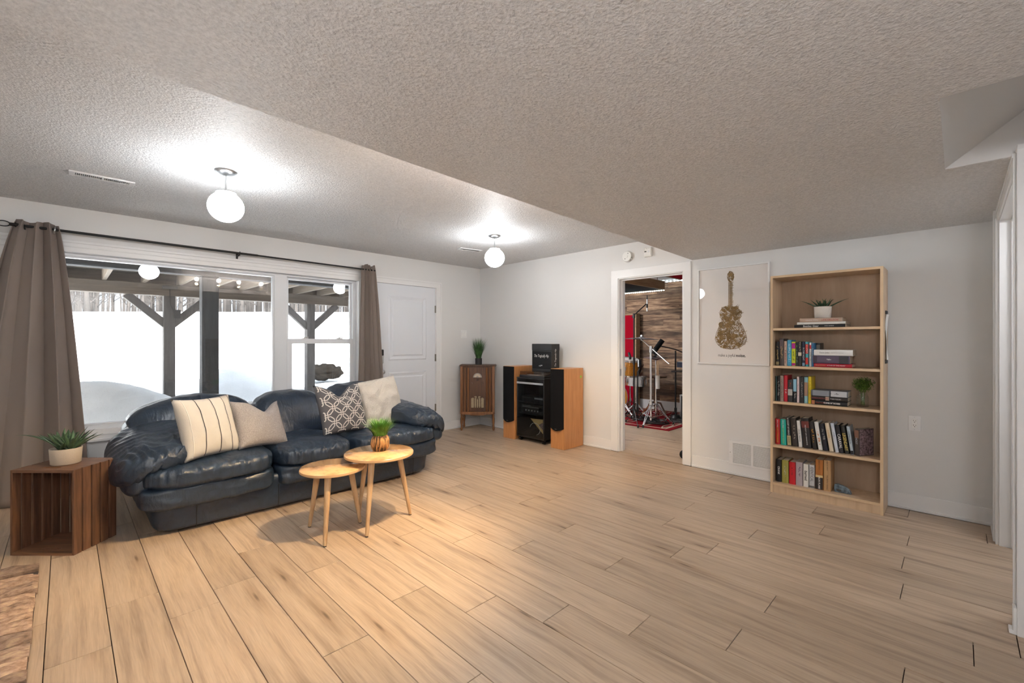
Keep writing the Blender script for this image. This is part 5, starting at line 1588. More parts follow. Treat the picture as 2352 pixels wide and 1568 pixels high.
# fourth shelf: everything past the second book leans left
z = SH[3] + 0.0008
R = math.radians
def shift(deg): return dict(lean=R(deg))
L4 = [
    ('red spine fantasy book at the left end of the fourth shelf', 1.096, 1.061, 0.213, (0.50, 0.015, 0.02), 0.5, dict(title='A COURT OF THORNS AND ROSES', tcol=(0.70, 0.45, 0.05), tpos=0.38, tsize=0.42, title2='SARAH J. MAAS', t2col=WHT, t2pos=0.82, t2size=0.4)),
    ('turquoise spine fantasy book beside the red one on the fourth shelf', 1.057, 1.014, 0.214, (0.01, 0.40, 0.33), 1.0, dict(title='A COURT OF MIST AND FURY', tcol=(0.45, 0.62, 0.10), tpos=0.36, tsize=0.36, title2='SARAH J. MAAS', t2col=WHT, t2pos=0.82, t2size=0.34)),
    ('black book with a straw coloured lower spine on the fourth shelf', 1.007, 0.976, 0.232, (0.02, 0.022, 0.022), 3.5, dict(band=(0.02, 0.36, (0.45, 0.38, 0.20)), title='A COURT OF WINGS', tcol=WHT, tpos=0.68, tsize=0.5, title2='& RUIN', t2col=(0.1, 0.1, 0.08), t2pos=0.2, t2size=0.5)),
    ('dark brown book left of the white capitals book on the fourth shelf', 0.972, 0.931, 0.232, (0.035, 0.027, 0.023), 4.0, dict(title='~0.5', tcol=(0.42, 0.36, 0.28), tpos=0.5, tsize=0.5)),
    ('white book with thin black capitals between two dark books', 0.926, 0.900, 0.216, (0.72, 0.70, 0.67), 4.5, dict(title='CRUEL PRINCE', tcol=(0.06, 0.06, 0.06), tsize=0.62, tpos=0.45)),
    ('thickest black book with a red ring on the fourth shelf', 0.892, 0.836, 0.240, (0.016, 0.014, 0.014), 5.0, dict(title='MIDNIGHT SUN', tcol=WHT, tsize=0.22, tpos=0.60, title2='STEPHENIE MEYER', t2pos=0.25, t2size=0.2, band=(0.68, 0.90, (0.16, 0.035, 0.03)))),
    ('black book with stacked orange lettering on the fourth shelf', 0.829, 0.798, 0.220, (0.02, 0.017, 0.015), 7.0, dict(title='~0.5', tcol=(0.60, 0.28, 0.03), tsize=0.62, tpos=0.48)),
    ('white book with red and yellow lettering on the fourth shelf', 0.790, 0.762, 0.222, (0.74, 0.73, 0.70), 8.0, dict(title='~0.55', tcol=(0.68, 0.25, 0.05), tsize=0.66, tpos=0.45)),
    ('dark navy book right of the white one with red lettering', 0.755, 0.724, 0.214, (0.015, 0.017, 0.028), 8.5, dict(title='~0.4', tcol=(0.45, 0.42, 0.38), tsize=0.5, tpos=0.6)),
    ('cream book with golden lettering on the fourth shelf', 0.717, 0.688, 0.222, (0.66, 0.56, 0.42), 8.5, dict(title='FLAMES', tcol=(0.62, 0.40, 0.10), tsize=0.66, tpos=0.62)),
    ('pale bluish white book next to the cream one on the fourth shelf', 0.680, 0.656, 0.226, (0.58, 0.62, 0.70), 8.5, dict(title='LOVE', tcol=(0.25, 0.32, 0.42), tsize=0.66, tpos=0.62)),
    ('black book with tall curly white title on the fourth shelf', 0.652, 0.624, 0.216, (0.016, 0.015, 0.018), 8.0, dict(title='CARAVAL', tcol=WHT, tsize=0.95, tpos=0.42, tbold=0.0004)),
    ('black book with tall curly gold title on the fourth shelf', 0.619, 0.589, 0.216, (0.016, 0.016, 0.014), 8.0, dict(title='LEGENDARY', tcol=(0.62, 0.48, 0.12), tsize=0.95, tpos=0.42, tbold=0.0004)),
    ('pale grey blue book with a black foot on the fourth shelf', 0.583, 0.562, 0.214, (0.50, 0.58, 0.64), 7.5, dict(title='COMMUNION', tcol=(0.05, 0.06, 0.08), tsize=0.75, tpos=0.6, band=(0.01, 0.14, (0.02, 0.02, 0.025)))),
    ('dark photo cover book showing its front at the right end of the fourth shelf', 0.556, 0.523, 0.203, (0.05, 0.042, 0.04), 4.0, dict(title='HOST', tcol=(0.55, 0.6, 0.7), tsize=0.6, tpos=0.55, band=(0.66, 0.95, (0.24, 0.12, 0.08)), front='cover_print')),
]
for lab, y0, y1, hgt, col, ln, kw in L4:
    t = book(lab, y0, y0 - y1 - 0.001, hgt, z, col, G4, lean=R(ln), **kw)
t.rotation_euler = (0, 0, -0.55); t.location.y += 0.004      # the last one is turned outward
# bottom shelf
z = SH[4] + 0.0005
row(G5, z, [
    ('black book with white chalk lettering at the left end of the bottom shelf', 1.090, 1.051, 0.186, BLK, dict(title='CRANK', tcol=WHT, tsize=0.52, tpos=0.52, tbold=0.0004)),
    ('olive yellow book on the bottom shelf', 1.049, 0.999, 0.189, (0.34, 0.31, 0.07), dict(title='~0.5', tcol=(0.55, 0.55, 0.42), tsize=0.5)),
    ('red book with dark lettering on the bottom shelf', 0.995, 0.949, 0.183, (0.52, 0.012, 0.02), dict(title='~0.4', tcol=(0.06, 0.02, 0.02), tsize=0.55, tpos=0.55)),
    ('lilac grey book with dark script on the bottom shelf', 0.947, 0.898, 0.192, (0.42, 0.37, 0.39), dict(title='~0.4', tcol=(0.06, 0.03, 0.08), tsize=0.75, tpos=0.6)),
    ('white book with heavy black lettering on the bottom shelf', 0.894, 0.858, 0.184, (0.74, 0.72, 0.68), dict(title='burned', tcol=(0.03, 0.03, 0.03), tsize=0.78, tpos=0.5, tbold=0.0005)),
    ('pale grey book with narrow dark capitals on the bottom shelf', 0.853, 0.816, 0.186, (0.56, 0.56, 0.57), dict(title='IDENTICAL', tcol=(0.05, 0.05, 0.06), tsize=0.80, tpos=0.60, band=(0.02, 0.10, (0.14, 0.13, 0.12)))),
    ('tall orange book with a black lower spine on the bottom shelf', 0.811, 0.759, 0.238, (0.42, 0.15, 0.03), dict(band=(0.01, 0.40, (0.02, 0.018, 0.018)), band2=(0.41, 0.48, (0.66, 0.50, 0.24)), title='IRON FLAME', tcol=WHT, tpos=0.23, tsize=0.34, tbold=0.0004, title2='REBECCA YARROS', t2col=(0.10, 0.06, 0.03), t2pos=0.82, t2size=0.22)),
    ('tall tan book at the right end of the bottom shelf row', 0.756, 0.708, 0.242, (0.50, 0.30, 0.14), dict(title='FOURTH WING', tcol=(0.10, 0.06, 0.03), tpos=0.28, tsize=0.34, title2='REBECCA YARROS', t2col=(0.10, 0.06, 0.03), t2pos=0.82, t2size=0.24)),
])
# agate slice
ag = thing('agate_slice', 'quarter round blue grey polished agate slice on the bottom shelf', 'stone', (4.30, 0.690, SH[4] + 0.0005), -0.06)
prof = [(0, 0)] + [(-0.108 * math.cos(a) + 0.0, 0.060 * math.sin(a)) for a in [0, .2, .4, .6, .8, 1.0, 1.2, 1.4, 1.57]]
pts = [(0.0, 0.0), (-0.108, 0.0), (-0.103, 0.018), (-0.092, 0.034), (-0.072, 0.048), (-0.048, 0.057), (-0.020, 0.061), (0.0, 0.058), (0.003, 0.03)]
MB().prism(pts, 'x', -0.016, 0.016).build('slab', 'agate_blue', ag, 0.003, 2)
MB().prism([(-0.03 + 0.018 * math.cos(a), 0.016 + 0.010 * math.sin(a)) for a in [2 * PI * i / 9 for i in range(9)]], 'x', -0.0166, -0.0155).build('dark_core', 'ink_dark', ag)

# jar with sprigs
j = thing('glass_jar', 'clear glass jar holding feathery green sprigs on the third shelf', 'jar', (4.335, 0.520, SH[2] + 0.0005))
pr = [(0.034, 0.0), (0.038, 0.006), (0.038, 0.075), (0.033, 0.09), (0.028, 0.098), (0.028, 0.118), (0.030, 0.120)]
o = MB().lathe(pr, n=32, cap1=False).build('jar_glass', 'clear_glass', j, smooth=True)
rng = random.Random(9)
mbx, stems = MB(), MB()
for i in range(26):
    a = rng.random() * 2 * PI; sp = rng.uniform(0.2, 1.0)
    b0 = Vector((0.012 * math.cos(a * 2), 0.012 * math.sin(a * 2), 0.012)); mid = Vector((0.014 * math.cos(a), 0.014 * math.sin(a), 0.11)); tip = Vector((0.05 * sp * math.cos(a), 0.066 * sp * math.sin(a), 0.165 + 0.055 * (1 - sp * 0.6) + rng.uniform(-.01, .01)))
    stems.tube([b0, mid, (mid + tip) / 2 + Vector((0, 0, 0.006)), tip], 0.0009, 5)
    for k in range(60):
        q = mid.lerp(tip, rng.uniform(0.25, 1.05)) + Vector((rng.gauss(0, .011), rng.gauss(0, .011), rng.gauss(0, .008)))
        d = Vector((rng.gauss(0, 1), rng.gauss(0, 1), rng.gauss(0.3, 1))).normalized() * 0.010; e = d.orthogonal().normalized() * 0.0032
        mbx.add([q, q + d * 0.5 + e, q + d, q + d * 0.5 - e], [(0, 1, 2, 3)])
stems.build('stems', 'sprig_green', j)['kind'] = 'stuff'
mbx.build('sprig_foliage', 'sprig_green', j, recalc=False)['kind'] = 'stuff'

# ================================================================ RADIO CABINET AND HI-FI
r = thing('radio_cabinet', 'antique walnut console radio cabinet on turned legs in the corner', 'radio', (4.155, 4.85, 0), -PI / 4)
# local: x to the viewer's right, y away from the viewer, front at y=-0.03
hw, y0, y1, zb, zt = 0.245, -0.02, 0.245, 0.255, 0.915
box('body', 'walnut_dark', r, -hw + 0.01, hw - 0.01, y0 + 0.012, y1, zb, zt, 0.003)
o = MB().box(-hw - 0.018, hw + 0.018, y0 - 0.012, y1 + 0.006, zt, zt + 0.010).box(-hw - 0.008, hw + 0.008, y0 - 0.004, y1 + 0.002, zt + 0.009, zt + 0.020).build('top_board', 'walnut_dark', r, 0.003, 2)
for sgn in (-1, 1):
    box('corner_post', 'walnut_mid', r, sgn * hw, sgn * (hw - 0.035), y0, y0 + 0.03, 0.235, zt, 0.004)
    for k in range(4):
        x = sgn * (hw - 0.047 - k * 0.021)
        MB().cyl((x, y0 + 0.012, zb + 0.01), (x, y0 + 0.012, zt - 0.02), 0.0095, n=10).build('reeded_strip', 'walnut_mid' if k % 2 else 'walnut_dark', r)
    MB().tube([(sgn * 0.126, y0 + 0.008, zb + 0.02), (sgn * 0.126, y0 + 0.008, zt - 0.02)], 0.006, 6).build('bead', 'walnut_mid', r)
# centre panel and grille
box('front_panel', 'walnut_dark', r, -0.118, 0.118, y0 + 0.006, y0 + 0.02, zb + 0.02, zt - 0.02, 0.002)
cl = box('speaker_cloth', 'radio_cloth', r, -0.090, 0.090, y0 + 0.0035, y0 + 0.007, 0.325, 0.445, 0.0)
o = MB().lathe([(0.001, 0.0), (0.024, 0.0)], n=3, cap0=False, cap1=False)
for x, rr, zc in ((-0.069, 0.0225, 0.445), (-0.027, 0.021, 0.468), (0.027, 0.021, 0.468), (0.069, 0.0225, 0.445)):
    MB().prism([(x + rr * math.cos(a), zc + rr * math.sin(a)) for a in [PI * i / 12 for i in range(13)]] + [(x - rr, 0.44), (x + rr, 0.44)], 'y', y0 + 0.0036, y0 + 0.0068).build('speaker_cloth', 'radio_cloth', r)
mb = MB()
for x in (-0.046, -0.014, 0.014, 0.046):
    s_ = -1 if x < 0 else 1
    mb.box(x - 0.0045, x + 0.0045, y0 - 0.0005, y0 + 0.006, 0.325, 0.455)
    mb.tube([(x, y0 + 0.002, 0.45), (x, y0 + 0.002, 0.462), (x + s_ * -0.004, y0 + 0.002, 0.472), (x + s_ * -0.013, y0 + 0.002, 0.470), (x + s_ * -0.014, y0 + 0.002, 0.460)], 0.0045, 6)
    mb.lathe([(0.009, -0.003), (0.009, 0.003)], (x, y0 + 0.003, 0.335), n=10)
mb.build('fretwork', 'walnut_dark', r)
# dial
def arc_plate(r0, r1, zc, ya, yb, name, m, n=18):
    pts = [(r1 * math.cos(a), zc + r1 * math.sin(a)) for a in [PI * i / n for i in range(n + 1)]]
    if r0 > 0: pts += [(r0 * math.cos(a), zc + r0 * math.sin(a)) for a in [PI * (n - i) / n for i in range(n + 1)]]
    return MB().prism(pts, 'y', ya, yb).build(name, m, r)
arc_plate(0, 0.062, 0.755, y0 - 0.002, y0 + 0.006, 'dial_escutcheon', 'brass_grey')
arc_plate(0.018, 0.044, 0.760, y0 - 0.005, y0 - 0.002, 'dial_window', 'dial_face')
arc_plate(0, 0.016, 0.760, y0 - 0.006, y0 - 0.002, 'dial_hub', 'brass_grey')
for x, z, rr in ((-0.080, 0.672, 0.012), (0.080, 0.672, 0.012), (0.0, 0.727, 0.016)):
    MB().cyl((x, y0 + 0.006, z), (x, y0 - 0.02, z), rr, rr * 0.9, n=16).build('knob', 'walnut_dark', r)
MB().prism([(-hw + 0.03, 0.23), (-0.11, 0.225), (-0.09, 0.215), (0.09, 0.215), (0.11, 0.225), (hw - 0.03, 0.23), (hw - 0.03, 0.268), (-hw + 0.03, 0.268)], 'y', y0 - 0.002, y0 + 0.02).build('apron', 'walnut_mid', r, 0.002)
MB().box(-0.105, 0.105, y0 - 0.005, y0 - 0.001, 0.222, 0.262).build('apron_block', 'walnut_mid', r, 0.002)
prof = [(0.020, 0.26), (0.020, 0.235), (0.010, 0.225), (0.018, 0.215), (0.011, 0.205), (0.019, 0.165), (0.017, 0.11), (0.011, 0.07), (0.017, 0.06), (0.011, 0.05), (0.016, 0.035), (0.017, 0.02), (0.011, 0.008), (0.014, 0.0)]
lm = MB().lathe(prof, n=16).mesh('leg', smooth=True); lm.materials.append(MATS['walnut_mid'])
for x, y in ((-hw + 0.018, y0 + 0.018), (hw - 0.018, y0 + 0.018), (-hw + 0.03, y1 - 0.025), (hw - 0.03, y1 - 0.025)):
    o = bpy.data.objects.new('leg', lm); COL.objects.link(o); o.parent = r; o.location = (x, y, 0)

# ---- tower speakers (local: front faces -x)
def speaker(label, yc, x0=4.105, tagged=False):
    t = thing('tower_speaker', label, 'speaker', (x0, yc, 0))
    hw, d, hh = 0.102, 0.375, 0.945
    MB().box(0.0, d, -hw, hw, 0, hh).build('cabinet', 'cherry_veneer', t, 0.004, 2)
    # bowed black grille with an arched foot
    mb = MB()
    n = 14
    vs, fs = [], []
    zs0 = lambda u: 0.245 - 0.030 * math.cos(u * PI / 2)      # lower edge sags in the middle
    for k in range(2):
        for i in range(n + 1):
            u = -1 + 2 * i / n
            bow = -0.020 * math.cos(u * PI / 2) - 0.006
            vs.append((bow, -u * (hw - 0.003), (zs0(u) if k == 0 else hh - 0.004)))
    m_ = n + 1
    vs += [(0.002, v[1], v[2]) for v in vs[:]]
    for i in range(n):
        fs += [(i, i + 1, m_ + i + 1, m_ + i), (i, 2 * m_ + i, 2 * m_ + i + 1, i + 1), (m_ + i, m_ + i + 1, 3 * m_ + i + 1, 3 * m_ + i)]
    fs += [(0, m_, 3 * m_, 2 * m_), (n, 2 * m_ + n, 3 * m_ + n, m_ + n)]
    mb.add(vs, fs)
    mb.build('grille', 'black_cloth', t)
    marks_obj('badge', 0.035, 0.009, 'silver', t, (-0.0272, 0.0, 0.235), (0, -1, 0), (0, 0, 1), 3)
    if tagged:
        o = MB().cyl((d - 0.05, -hw - 0.0012, 0.84), (d - 0.05, -hw + 0.0002, 0.84), 0.017, n=20).build('sticker', 'tag_green', t)
    return t
speaker('cherry tower speaker standing left of the black stereo cabinet', 4.165)
speaker('cherry tower speaker with a green sticker, right of the stereo cabinet', 3.345, 4.10, True)

# ---- stereo cabinet
t = thing('stereo_cabinet', 'black wheeled stereo cabinet with a smoked glass door', 'cabinet', (4.12, 3.80, 0))
hw, d, z0, z1 = 0.232, 0.355, 0.055, 0.795
for y in (-1, 1):
    box('side_panel', 'black_plastic', t, 0.0, d, y * hw, y * (hw - 0.018), z0, z1, 0.002)
box('top_panel', 'black_plastic', t, -0.004, d, -hw - 0.004, hw + 0.004, z1, z1 + 0.016, 0.003)
box('bottom_panel', 'black_plastic', t, 0.0, d, -hw + 0.018, hw - 0.018, z0, z0 + 0.03)
box('back_panel', 'black_plastic', t, d - 0.006, d, -hw + 0.018, hw - 0.018, z0 + 0.03, z1)
box('fascia', 'black_gloss', t, 0.0, 0.016, -hw + 0.018, hw - 0.018, z1 - 0.03, z1)
dr = box('glass_door', 'smoke_glass', t, -0.006, -0.002, -hw + 0.008, hw - 0.008, z0 + 0.02, z1 - 0.03)
MB().box(-0.013, -0.006, -hw + 0.008, hw - 0.008, z1 - 0.065, z1 - 0.04).build('door_rail', 'silver', dr, 0.002)
for z in (0.36, 0.505):
    box('shelf', 'black_plastic', t, 0.02, d - 0.006, -hw + 0.018, hw - 0.018, z - 0.016, z)
for y in (-hw + 0.035, hw - 0.035):
    for x in (0.04, d - 0.05):
        cs = MB().cyl((x, y - 0.016, 0.024), (x, y + 0.016, 0.024), 0.024, n=18).build('caster', 'black_gloss', t)
        MB().box(x - 0.014, x + 0.014, y - 0.020, y + 0.020, 0.036, 0.055).build('caster_fork', 'black_plastic', cs, 0.004)
# components on the shelves
am = thing('amplifier', 'black stereo amplifier with knobs behind the cabinet glass', 'amplifier', (4.16, 3.80, 0.3605))
box('case', 'black_plastic', am, 0.0, 0.26, -0.20, 0.20, 0.0, 0.115, 0.003)
for i, y in enumerate((0.10, 0.05, 0.0, -0.05, -0.10)):
    MB().cyl((0, y, 0.035), (-0.012, y, 0.035), 0.010, n=14).build('knob', 'silver', am)
MB().cyl((0, -0.15, 0.06), (-0.016, -0.15, 0.06), 0.024, n=20).build('knob', 'black_gloss', am)
box('fascia_strip', 'mark_grey', am, -0.0015, 0.0002, -0.11, 0.18, 0.07, 0.082)
for i in range(7):
    box('push_button', 'silver', am, -0.003, 0.0, 0.16 - i * 0.022, 0.174 - i * 0.022, 0.090, 0.095)
cp = thing('disc_player', 'flat black disc player with a bright display above the amplifier', 'disc player', (4.17, 3.80, 0.5055))
box('case', 'black_plastic', cp, 0.0, 0.25, -0.20, 0.20, 0.0, 0.07, 0.003)
box('display', 'silver', cp, -0.002, 0.0002, -0.17, -0.03, 0.035, 0.055)
box('fascia_strip', 'mark_grey', cp, -0.0015, 0.0002, 0.03, 0.18, 0.046, 0.05)
fo = thing('record_sleeve', 'tan record sleeve tilted inside the glass cabinet', 'record sleeve', (4.19, 3.715, 0.0865))
MB().add([(0, 0.14, 0.20), (0, -0.10, 0.21), (0, -0.118, 0.0), (0, -0.105, 0.0), (0.004, 0.14, 0.20), (0.004, -0.10, 0.21), (0.004, -0.118, 0.0), (0.004, -0.105, 0.0)],
         [(0, 1, 2, 3), (4, 7, 6, 5), (0, 4, 5, 1), (1, 5, 6, 2), (2, 6, 7, 3), (3, 7, 4, 0)]).build('sleeve', 'folder_tan', fo)
MB().add([(-0.001, 0.0, 0.135), (-0.001, -0.06, 0.17), (-0.001, -0.108, 0.10), (-0.001, -0.105, 0.045)], [(0, 1, 2, 3)]).build('cover_picture', 'cover_print', fo, recalc=False)
wr = thing('audio_cable', 'thin white cable looping at the bottom of the glass cabinet', 'cable', (4.18, 3.85, 0.0895))
MB().tube([(0.0, -0.08 + 0.085 * math.cos(a), 0.075 + 0.075 * math.sin(a)) for a in [0.2 + 4.2 * i / 24 for i in range(25)]], 0.003, 6).build('wire', 'alarm_white', wr, smooth=True)

# ---- turntable
tt = thing('turntable', 'turntable under a clear smoked lid on top of the stereo cabinet', 'turntable', (4.14, 3.80, 0.8115))
box('plinth', 'black_plastic', tt, 0.0, 0.325, -0.215, 0.205, 0.0, 0.028, 0.003)
MB().cyl((0.165, 0.03, 0.028), (0.165, 0.03, 0.040), 0.145, n=40).build('platter', 'silver', tt)
MB().cyl((0.165, 0.03, 0.040), (0.165, 0.03, 0.0425), 0.147, n=40).build('record', 'black_gloss', tt)
MB().tube([(0.26, -0.16, 0.046), (0.14, -0.165, 0.048), (0.07, -0.12, 0.046)], 0.004, 6).cyl((0.26, -0.16, 0.028), (0.26, -0.16, 0.05), 0.02, n=16).build('tonearm', 'silver', tt)
for y in (-0.195, -0.178):
    MB().cyl((0.03, y, 0.028), (0.03, y, 0.034), 0.006, n=10).build('knob', 'silver', tt)
ld = MB()
ld.box(0.006, 0.318, -0.210, 0.200, 0.074, 0.0765).box(0.006, 0.0085, -0.210, 0.200, 0.030, 0.075).box(0.316, 0.3185, -0.210, 0.200, 0.030, 0.075).box(0.008, 0.317, -0.210, -0.2075, 0.030, 0.075).box(0.008, 0.317, 0.1975, 0.200, 0.030, 0.075)
ld.build('dust_cover', 'smoke_acrylic', tt)
# ---- black boxed set, styled like a small amp
bx = thing('boxed_set', 'black ribbed box with white handwritten lettering on the turntable lid', 'box', (4.275, 3.735, 0.8885))
box('body', 'black_plastic', bx, 0.0, 0.155, -0.155, 0.172, 0.0, 0.345, 0.002)
MB().box(-0.002, 0.157, -0.157, 0.174, 0.265, 0.348).build('lid', 'black_plastic', bx, 0.002)
for i in range(13):
    z = 0.035 + i * 0.0168
    MB().box(-0.0022, 0.001, -0.148, 0.165, z, z + 0.010).build('rib', 'black_cloth', bx)
text_obj('lettering', 'The Tragically Hip', 0.052, 'alarm_white', bx, (-0.0045, 0.012, 0.195), (0, -1, 0.0), (0, 0.0, 1), shear=0.35, fit=0.24)
marks_obj('lettering', 0.085, 0.026, 'alarm_white', bx, (-0.0045, 0.010, 0.07), (0, -1, 0), (0, 0, 1), 8)
text_obj('lettering', 'The Tragically Hip', 0.040, 'alarm_white', bx, (0.075, -0.1578, 0.17), (0, 0, 1), (-1, 0, 0), shear=0.35, fit=0.22)

# ================================================================ MUSIC ROOM
# hanging acoustic clouds
c = thing('ceiling_baffle', 'hanging timber framed sound baffle with a black underside in the music room', 'acoustic panel', (5.81, 3.72, 2.05))
L2, W2 = 0.59, 0.585
for x0, x1, y0, y1 in ((-L2, L2, -W2, -W2 + 0.035), (-L2, L2, W2 - 0.035, W2), (-L2, -L2 + 0.035, -W2 + 0.035, W2 - 0.035), (L2 - 0.035, L2, -W2 + 0.035, W2 - 0.035)):
    box('frame_board', 'pine_frame', c, x0, x1, y0, y1, 0, 0.125, 0.002)
box('panel', 'black_cloth', c, -L2 + 0.035, L2 - 0.035, -W2 + 0.035, W2 - 0.035, 0.004, 0.02)
for i in range(32):
    y = -W2 + 0.02 + i * (2 * W2 - 0.04) / 31
    MB().cyl((L2 + 0.004, y, -0.012), (L2 + 0.004, y, -0.006), 0.008, 0.010, n=8).build('led_dot', 'led_blue', c)
MB().box(L2 + 0.0, L2 + 0.008, -W2, W2, -0.008, 0.004).build('led_strip', 'alarm_white', c)
for x, y in ((L2 - 0.12, -W2 + 0.06), (-L2 + 0.1, -W2 + 0.06), (L2 - 0.12, W2 - 0.06)):
    MB().cyl((x, y, 0.12), (x, y, 0.325), 0.003, n=6).cyl((x, y, 0.31), (x, y, 0.329), 0.014, n=8).build('hanger_chain', 'black_metal', c)
c = thing('ceiling_baffle', 'red felt ceiling baffle with a timber edge in the music room', 'acoustic panel', (5.85, 2.38, 2.19))
L2, W2 = 0.66, 0.575
for x0, x1, y0, y1 in ((-L2, L2, -W2, -W2 + 0.035), (-L2, L2, W2 - 0.035, W2), (-L2, -L2 + 0.035, -W2 + 0.035, W2 - 0.035), (L2 - 0.035, L2, -W2 + 0.035, W2 - 0.035)):
    box('frame_board', 'pine_frame', c, x0, x1, y0, y1, 0, 0.10, 0.002)
box('panel', 'red_felt', c, -L2 + 0.035, L2 - 0.035, -W2 + 0.035, W2 - 0.035, 0.003, 0.02)
for x, y in ((0.4, 0.5), (-0.4, 0.5), (0.4, -0.5), (-0.4, -0.5)):
    MB().cyl((x, y, 0.02), (x, y, 0.189), 0.003, n=6).build('hanger_chain', 'black_metal', c)
# LED strip where the plank wall meets the ceiling
ls = thing('led_strip', 'strip of pale blue lights along the top of the plank wall', 'light strip', (7.78, 3.6, 2.35))
box('tape', 'alarm_white', ls, 0.0, 0.006, -0.9, 1.5, 0.0, 0.02)
for i in range(34):
    y = -0.88 + i * 0.07
    MB().cyl((-0.004, y, 0.01), (0.0, y, 0.01), 0.010, n=8).build('led_dot', 'led_blue', ls)
# red wall panel
p = thing('wall_panel', 'red felt acoustic panel in a timber frame against the plank wall', 'acoustic panel', (7.60, 4.62, 0.02))
for y0, y1, z0, z1 in ((-0.33, -0.295, 0, 1.78), (0.295, 0.33, 0, 1.78), (-0.295, 0.295, 0, 0.035), (-0.295, 0.295, 1.745, 1.78)):
    box('frame_board', 'pine_frame', p, 0.0, 0.14, y0, y1, z0, z1, 0.002)
box('panel', 'red_felt', p, -0.004, 0.03, -0.296, 0.296, 0.034, 1.746)
box('panel_back', 'black_cloth', p, 0.12, 0.14, -0.295, 0.295, 0.035, 1.745)

# rug
rg = thing('rug', 'red rug with a cream trellis under the drum kit', 'rug', (6.9, 3.95, 0))
MB().box(-0.88, 0.80, -1.06, 1.06, 0.0, 0.010).build('pile', 'rug_red', rg, 0.003)
mb = MB()
for x0, x1, y0, y1 in ((-0.80, 0.72, -0.98, -0.955), (-0.80, 0.72, 0.955, 0.98), (-0.80, -0.775, -0.955, 0.955), (0.695, 0.72, -0.955, 0.955)):
    mb.box(x0, x1, y0, y1, 0.0095, 0.0112)
for i in range(7):
    for s_ in (-1, 1):
        pts = [(-0.77 + 1.46 * t, s_ * 0.05 * math.sin(12 * t) + (-0.9 + i * 0.3), 0.0108) for t in [k / 30 for k in range(31)]]
        mb.tube(pts, 0.009, 4)
mb.build('trellis_pattern', 'rug_cream', rg)

# ---- drums
def drum(name, label, cat, loc, rad, depth, axis_rot, m='amber_sparkle', lugs=8, reso='drum_head'):
    t = thing(name, label, cat, loc); t.rotation_euler = axis_rot
    MB().cyl((0, 0, -depth / 2), (0, 0, depth / 2), rad, n=40).build('shell', m, t, smooth=False)
    for z in (-1, 1):
        MB().lathe([(rad + 0.002, -0.014), (rad + 0.010, -0.014), (rad + 0.010, 0.014), (rad + 0.002, 0.014)], (0, 0, z * depth / 2), n=40, cap0=False, cap1=False).build('hoop', 'chrome', t)
        MB().cyl((0, 0, z * (depth / 2 + 0.001)), (0, 0, z * (depth / 2 + 0.004)), rad - 0.002, n=40).build('head', reso, t)
    for i in range(lugs):
        a = 2 * PI * (i + 0.3) / lugs
        x, y = (rad + 0.008) * math.cos(a), (rad + 0.008) * math.sin(a)
        lg = MB().cyl((x, y, -0.03), (x, y, 0.03), 0.009, n=8).build('lug', 'chrome', t)
        MB().cyl((x, y, -depth / 2), (x, y, depth / 2), 0.003, n=6).build('tension_rod', 'chrome', lg)
    return t
def stand(t, x, y, z0, z1, spread=0.3, m='chrome', double=True, rot=0.0, r_=0.0125, parent_off=(0, 0)):
    MB().cyl((x, y, z0 + 0.06), (x, y, z1), r_, n=12).build('pole', m, t)
    for k in range(3):
        a = rot + k * 2 * PI / 3
        ca, sa = math.cos(a), math.sin(a)
        lg = MB()
        for o_ in ((-0.012, 0.012) if double else (0.0,)):
            ox, oy = -sa * o_, ca * o_
            lg.tube([(x + ox, y + oy, z0 + spread * 0.95), (x + ca * spread * 0.55 + ox, y + sa * spread * 0.55 + oy, z0 + spread * 0.45), (x + ca * spread + ox * 0.4, y + sa * spread + oy * 0.4, z0 + 0.018)], 0.006, 6)
            lg.tube([(x + ox, y + oy, z0 + 0.10), (x + ca * spread * 0.55 + ox, y + sa * spread * 0.55 + oy, z0 + spread * 0.45)], 0.005, 6)
        l = lg.build('leg', m, t)
        MB().cyl((x + ca * spread, y + sa * spread, z0), (x + ca * spread, y + sa * spread, z0 + 0.04), 0.015, 0.012, n=10).build('rubber_foot', 'black_plastic', l)
    MB().cyl((x, y, z0 + spread * 0.9), (x, y, z0 + spread * 0.9 + 0.05), r_ * 1.7, n=12).build('collar', m, t)
    return t
ZR = 0.0105
# tom (drum) – px 1420..1468
drum('tom_drum', 'amber sparkle tom drum mounted above the bass drum', 'drum', (6.60, 3.865, 0.845), 0.165, 0.25, (0.16, -0.10, 0), lugs=8)
drum('bass_drum', 'amber bass drum at the left edge of the doorway view', 'drum', (6.80, 4.36, 0.31), 0.285, 0.40, (PI / 2, 0, -0.95), lugs=10, reso='amber_sparkle')
sd_ = drum('snare_drum', 'chrome snare drum low between the stands', 'drum', (6.83, 3.86, 0.60), 0.165, 0.13, (0.05, 0.03, 0), m='chrome', lugs=8)
tsn = thing('snare_stand', 'low chrome tripod stand under the snare drum', 'stand', (6.83, 3.86, 0)); stand(tsn, 0, 0, ZR, 0.52, 0.24, rot=0.4)
ttm = thing('tom_stand', 'chrome tripod stand holding the tom drum', 'stand', (6.63, 3.99, 0)); stand(ttm, 0, 0, ZR, 0.70, 0.26, rot=2.3)
MB().tube([(0, 0, 0.66), (-0.02, -0.06, 0.70), (-0.03, -0.10, 0.735)], 0.010, 8).build('arm', 'chrome', ttm)
th_ = drum('floor_tom', 'black hanging tom behind the chrome stands', 'drum', (7.05, 4.05, 0.80), 0.15, 0.22, (0.25, 0.3, 0), m='black_gloss', lugs=6)
tft = thing('tom_stand', 'chrome stand holding the black tom behind the cymbals', 'stand', (7.12, 4.14, 0)); stand(tft, 0, 0, ZR, 0.64, 0.22, rot=1.1)

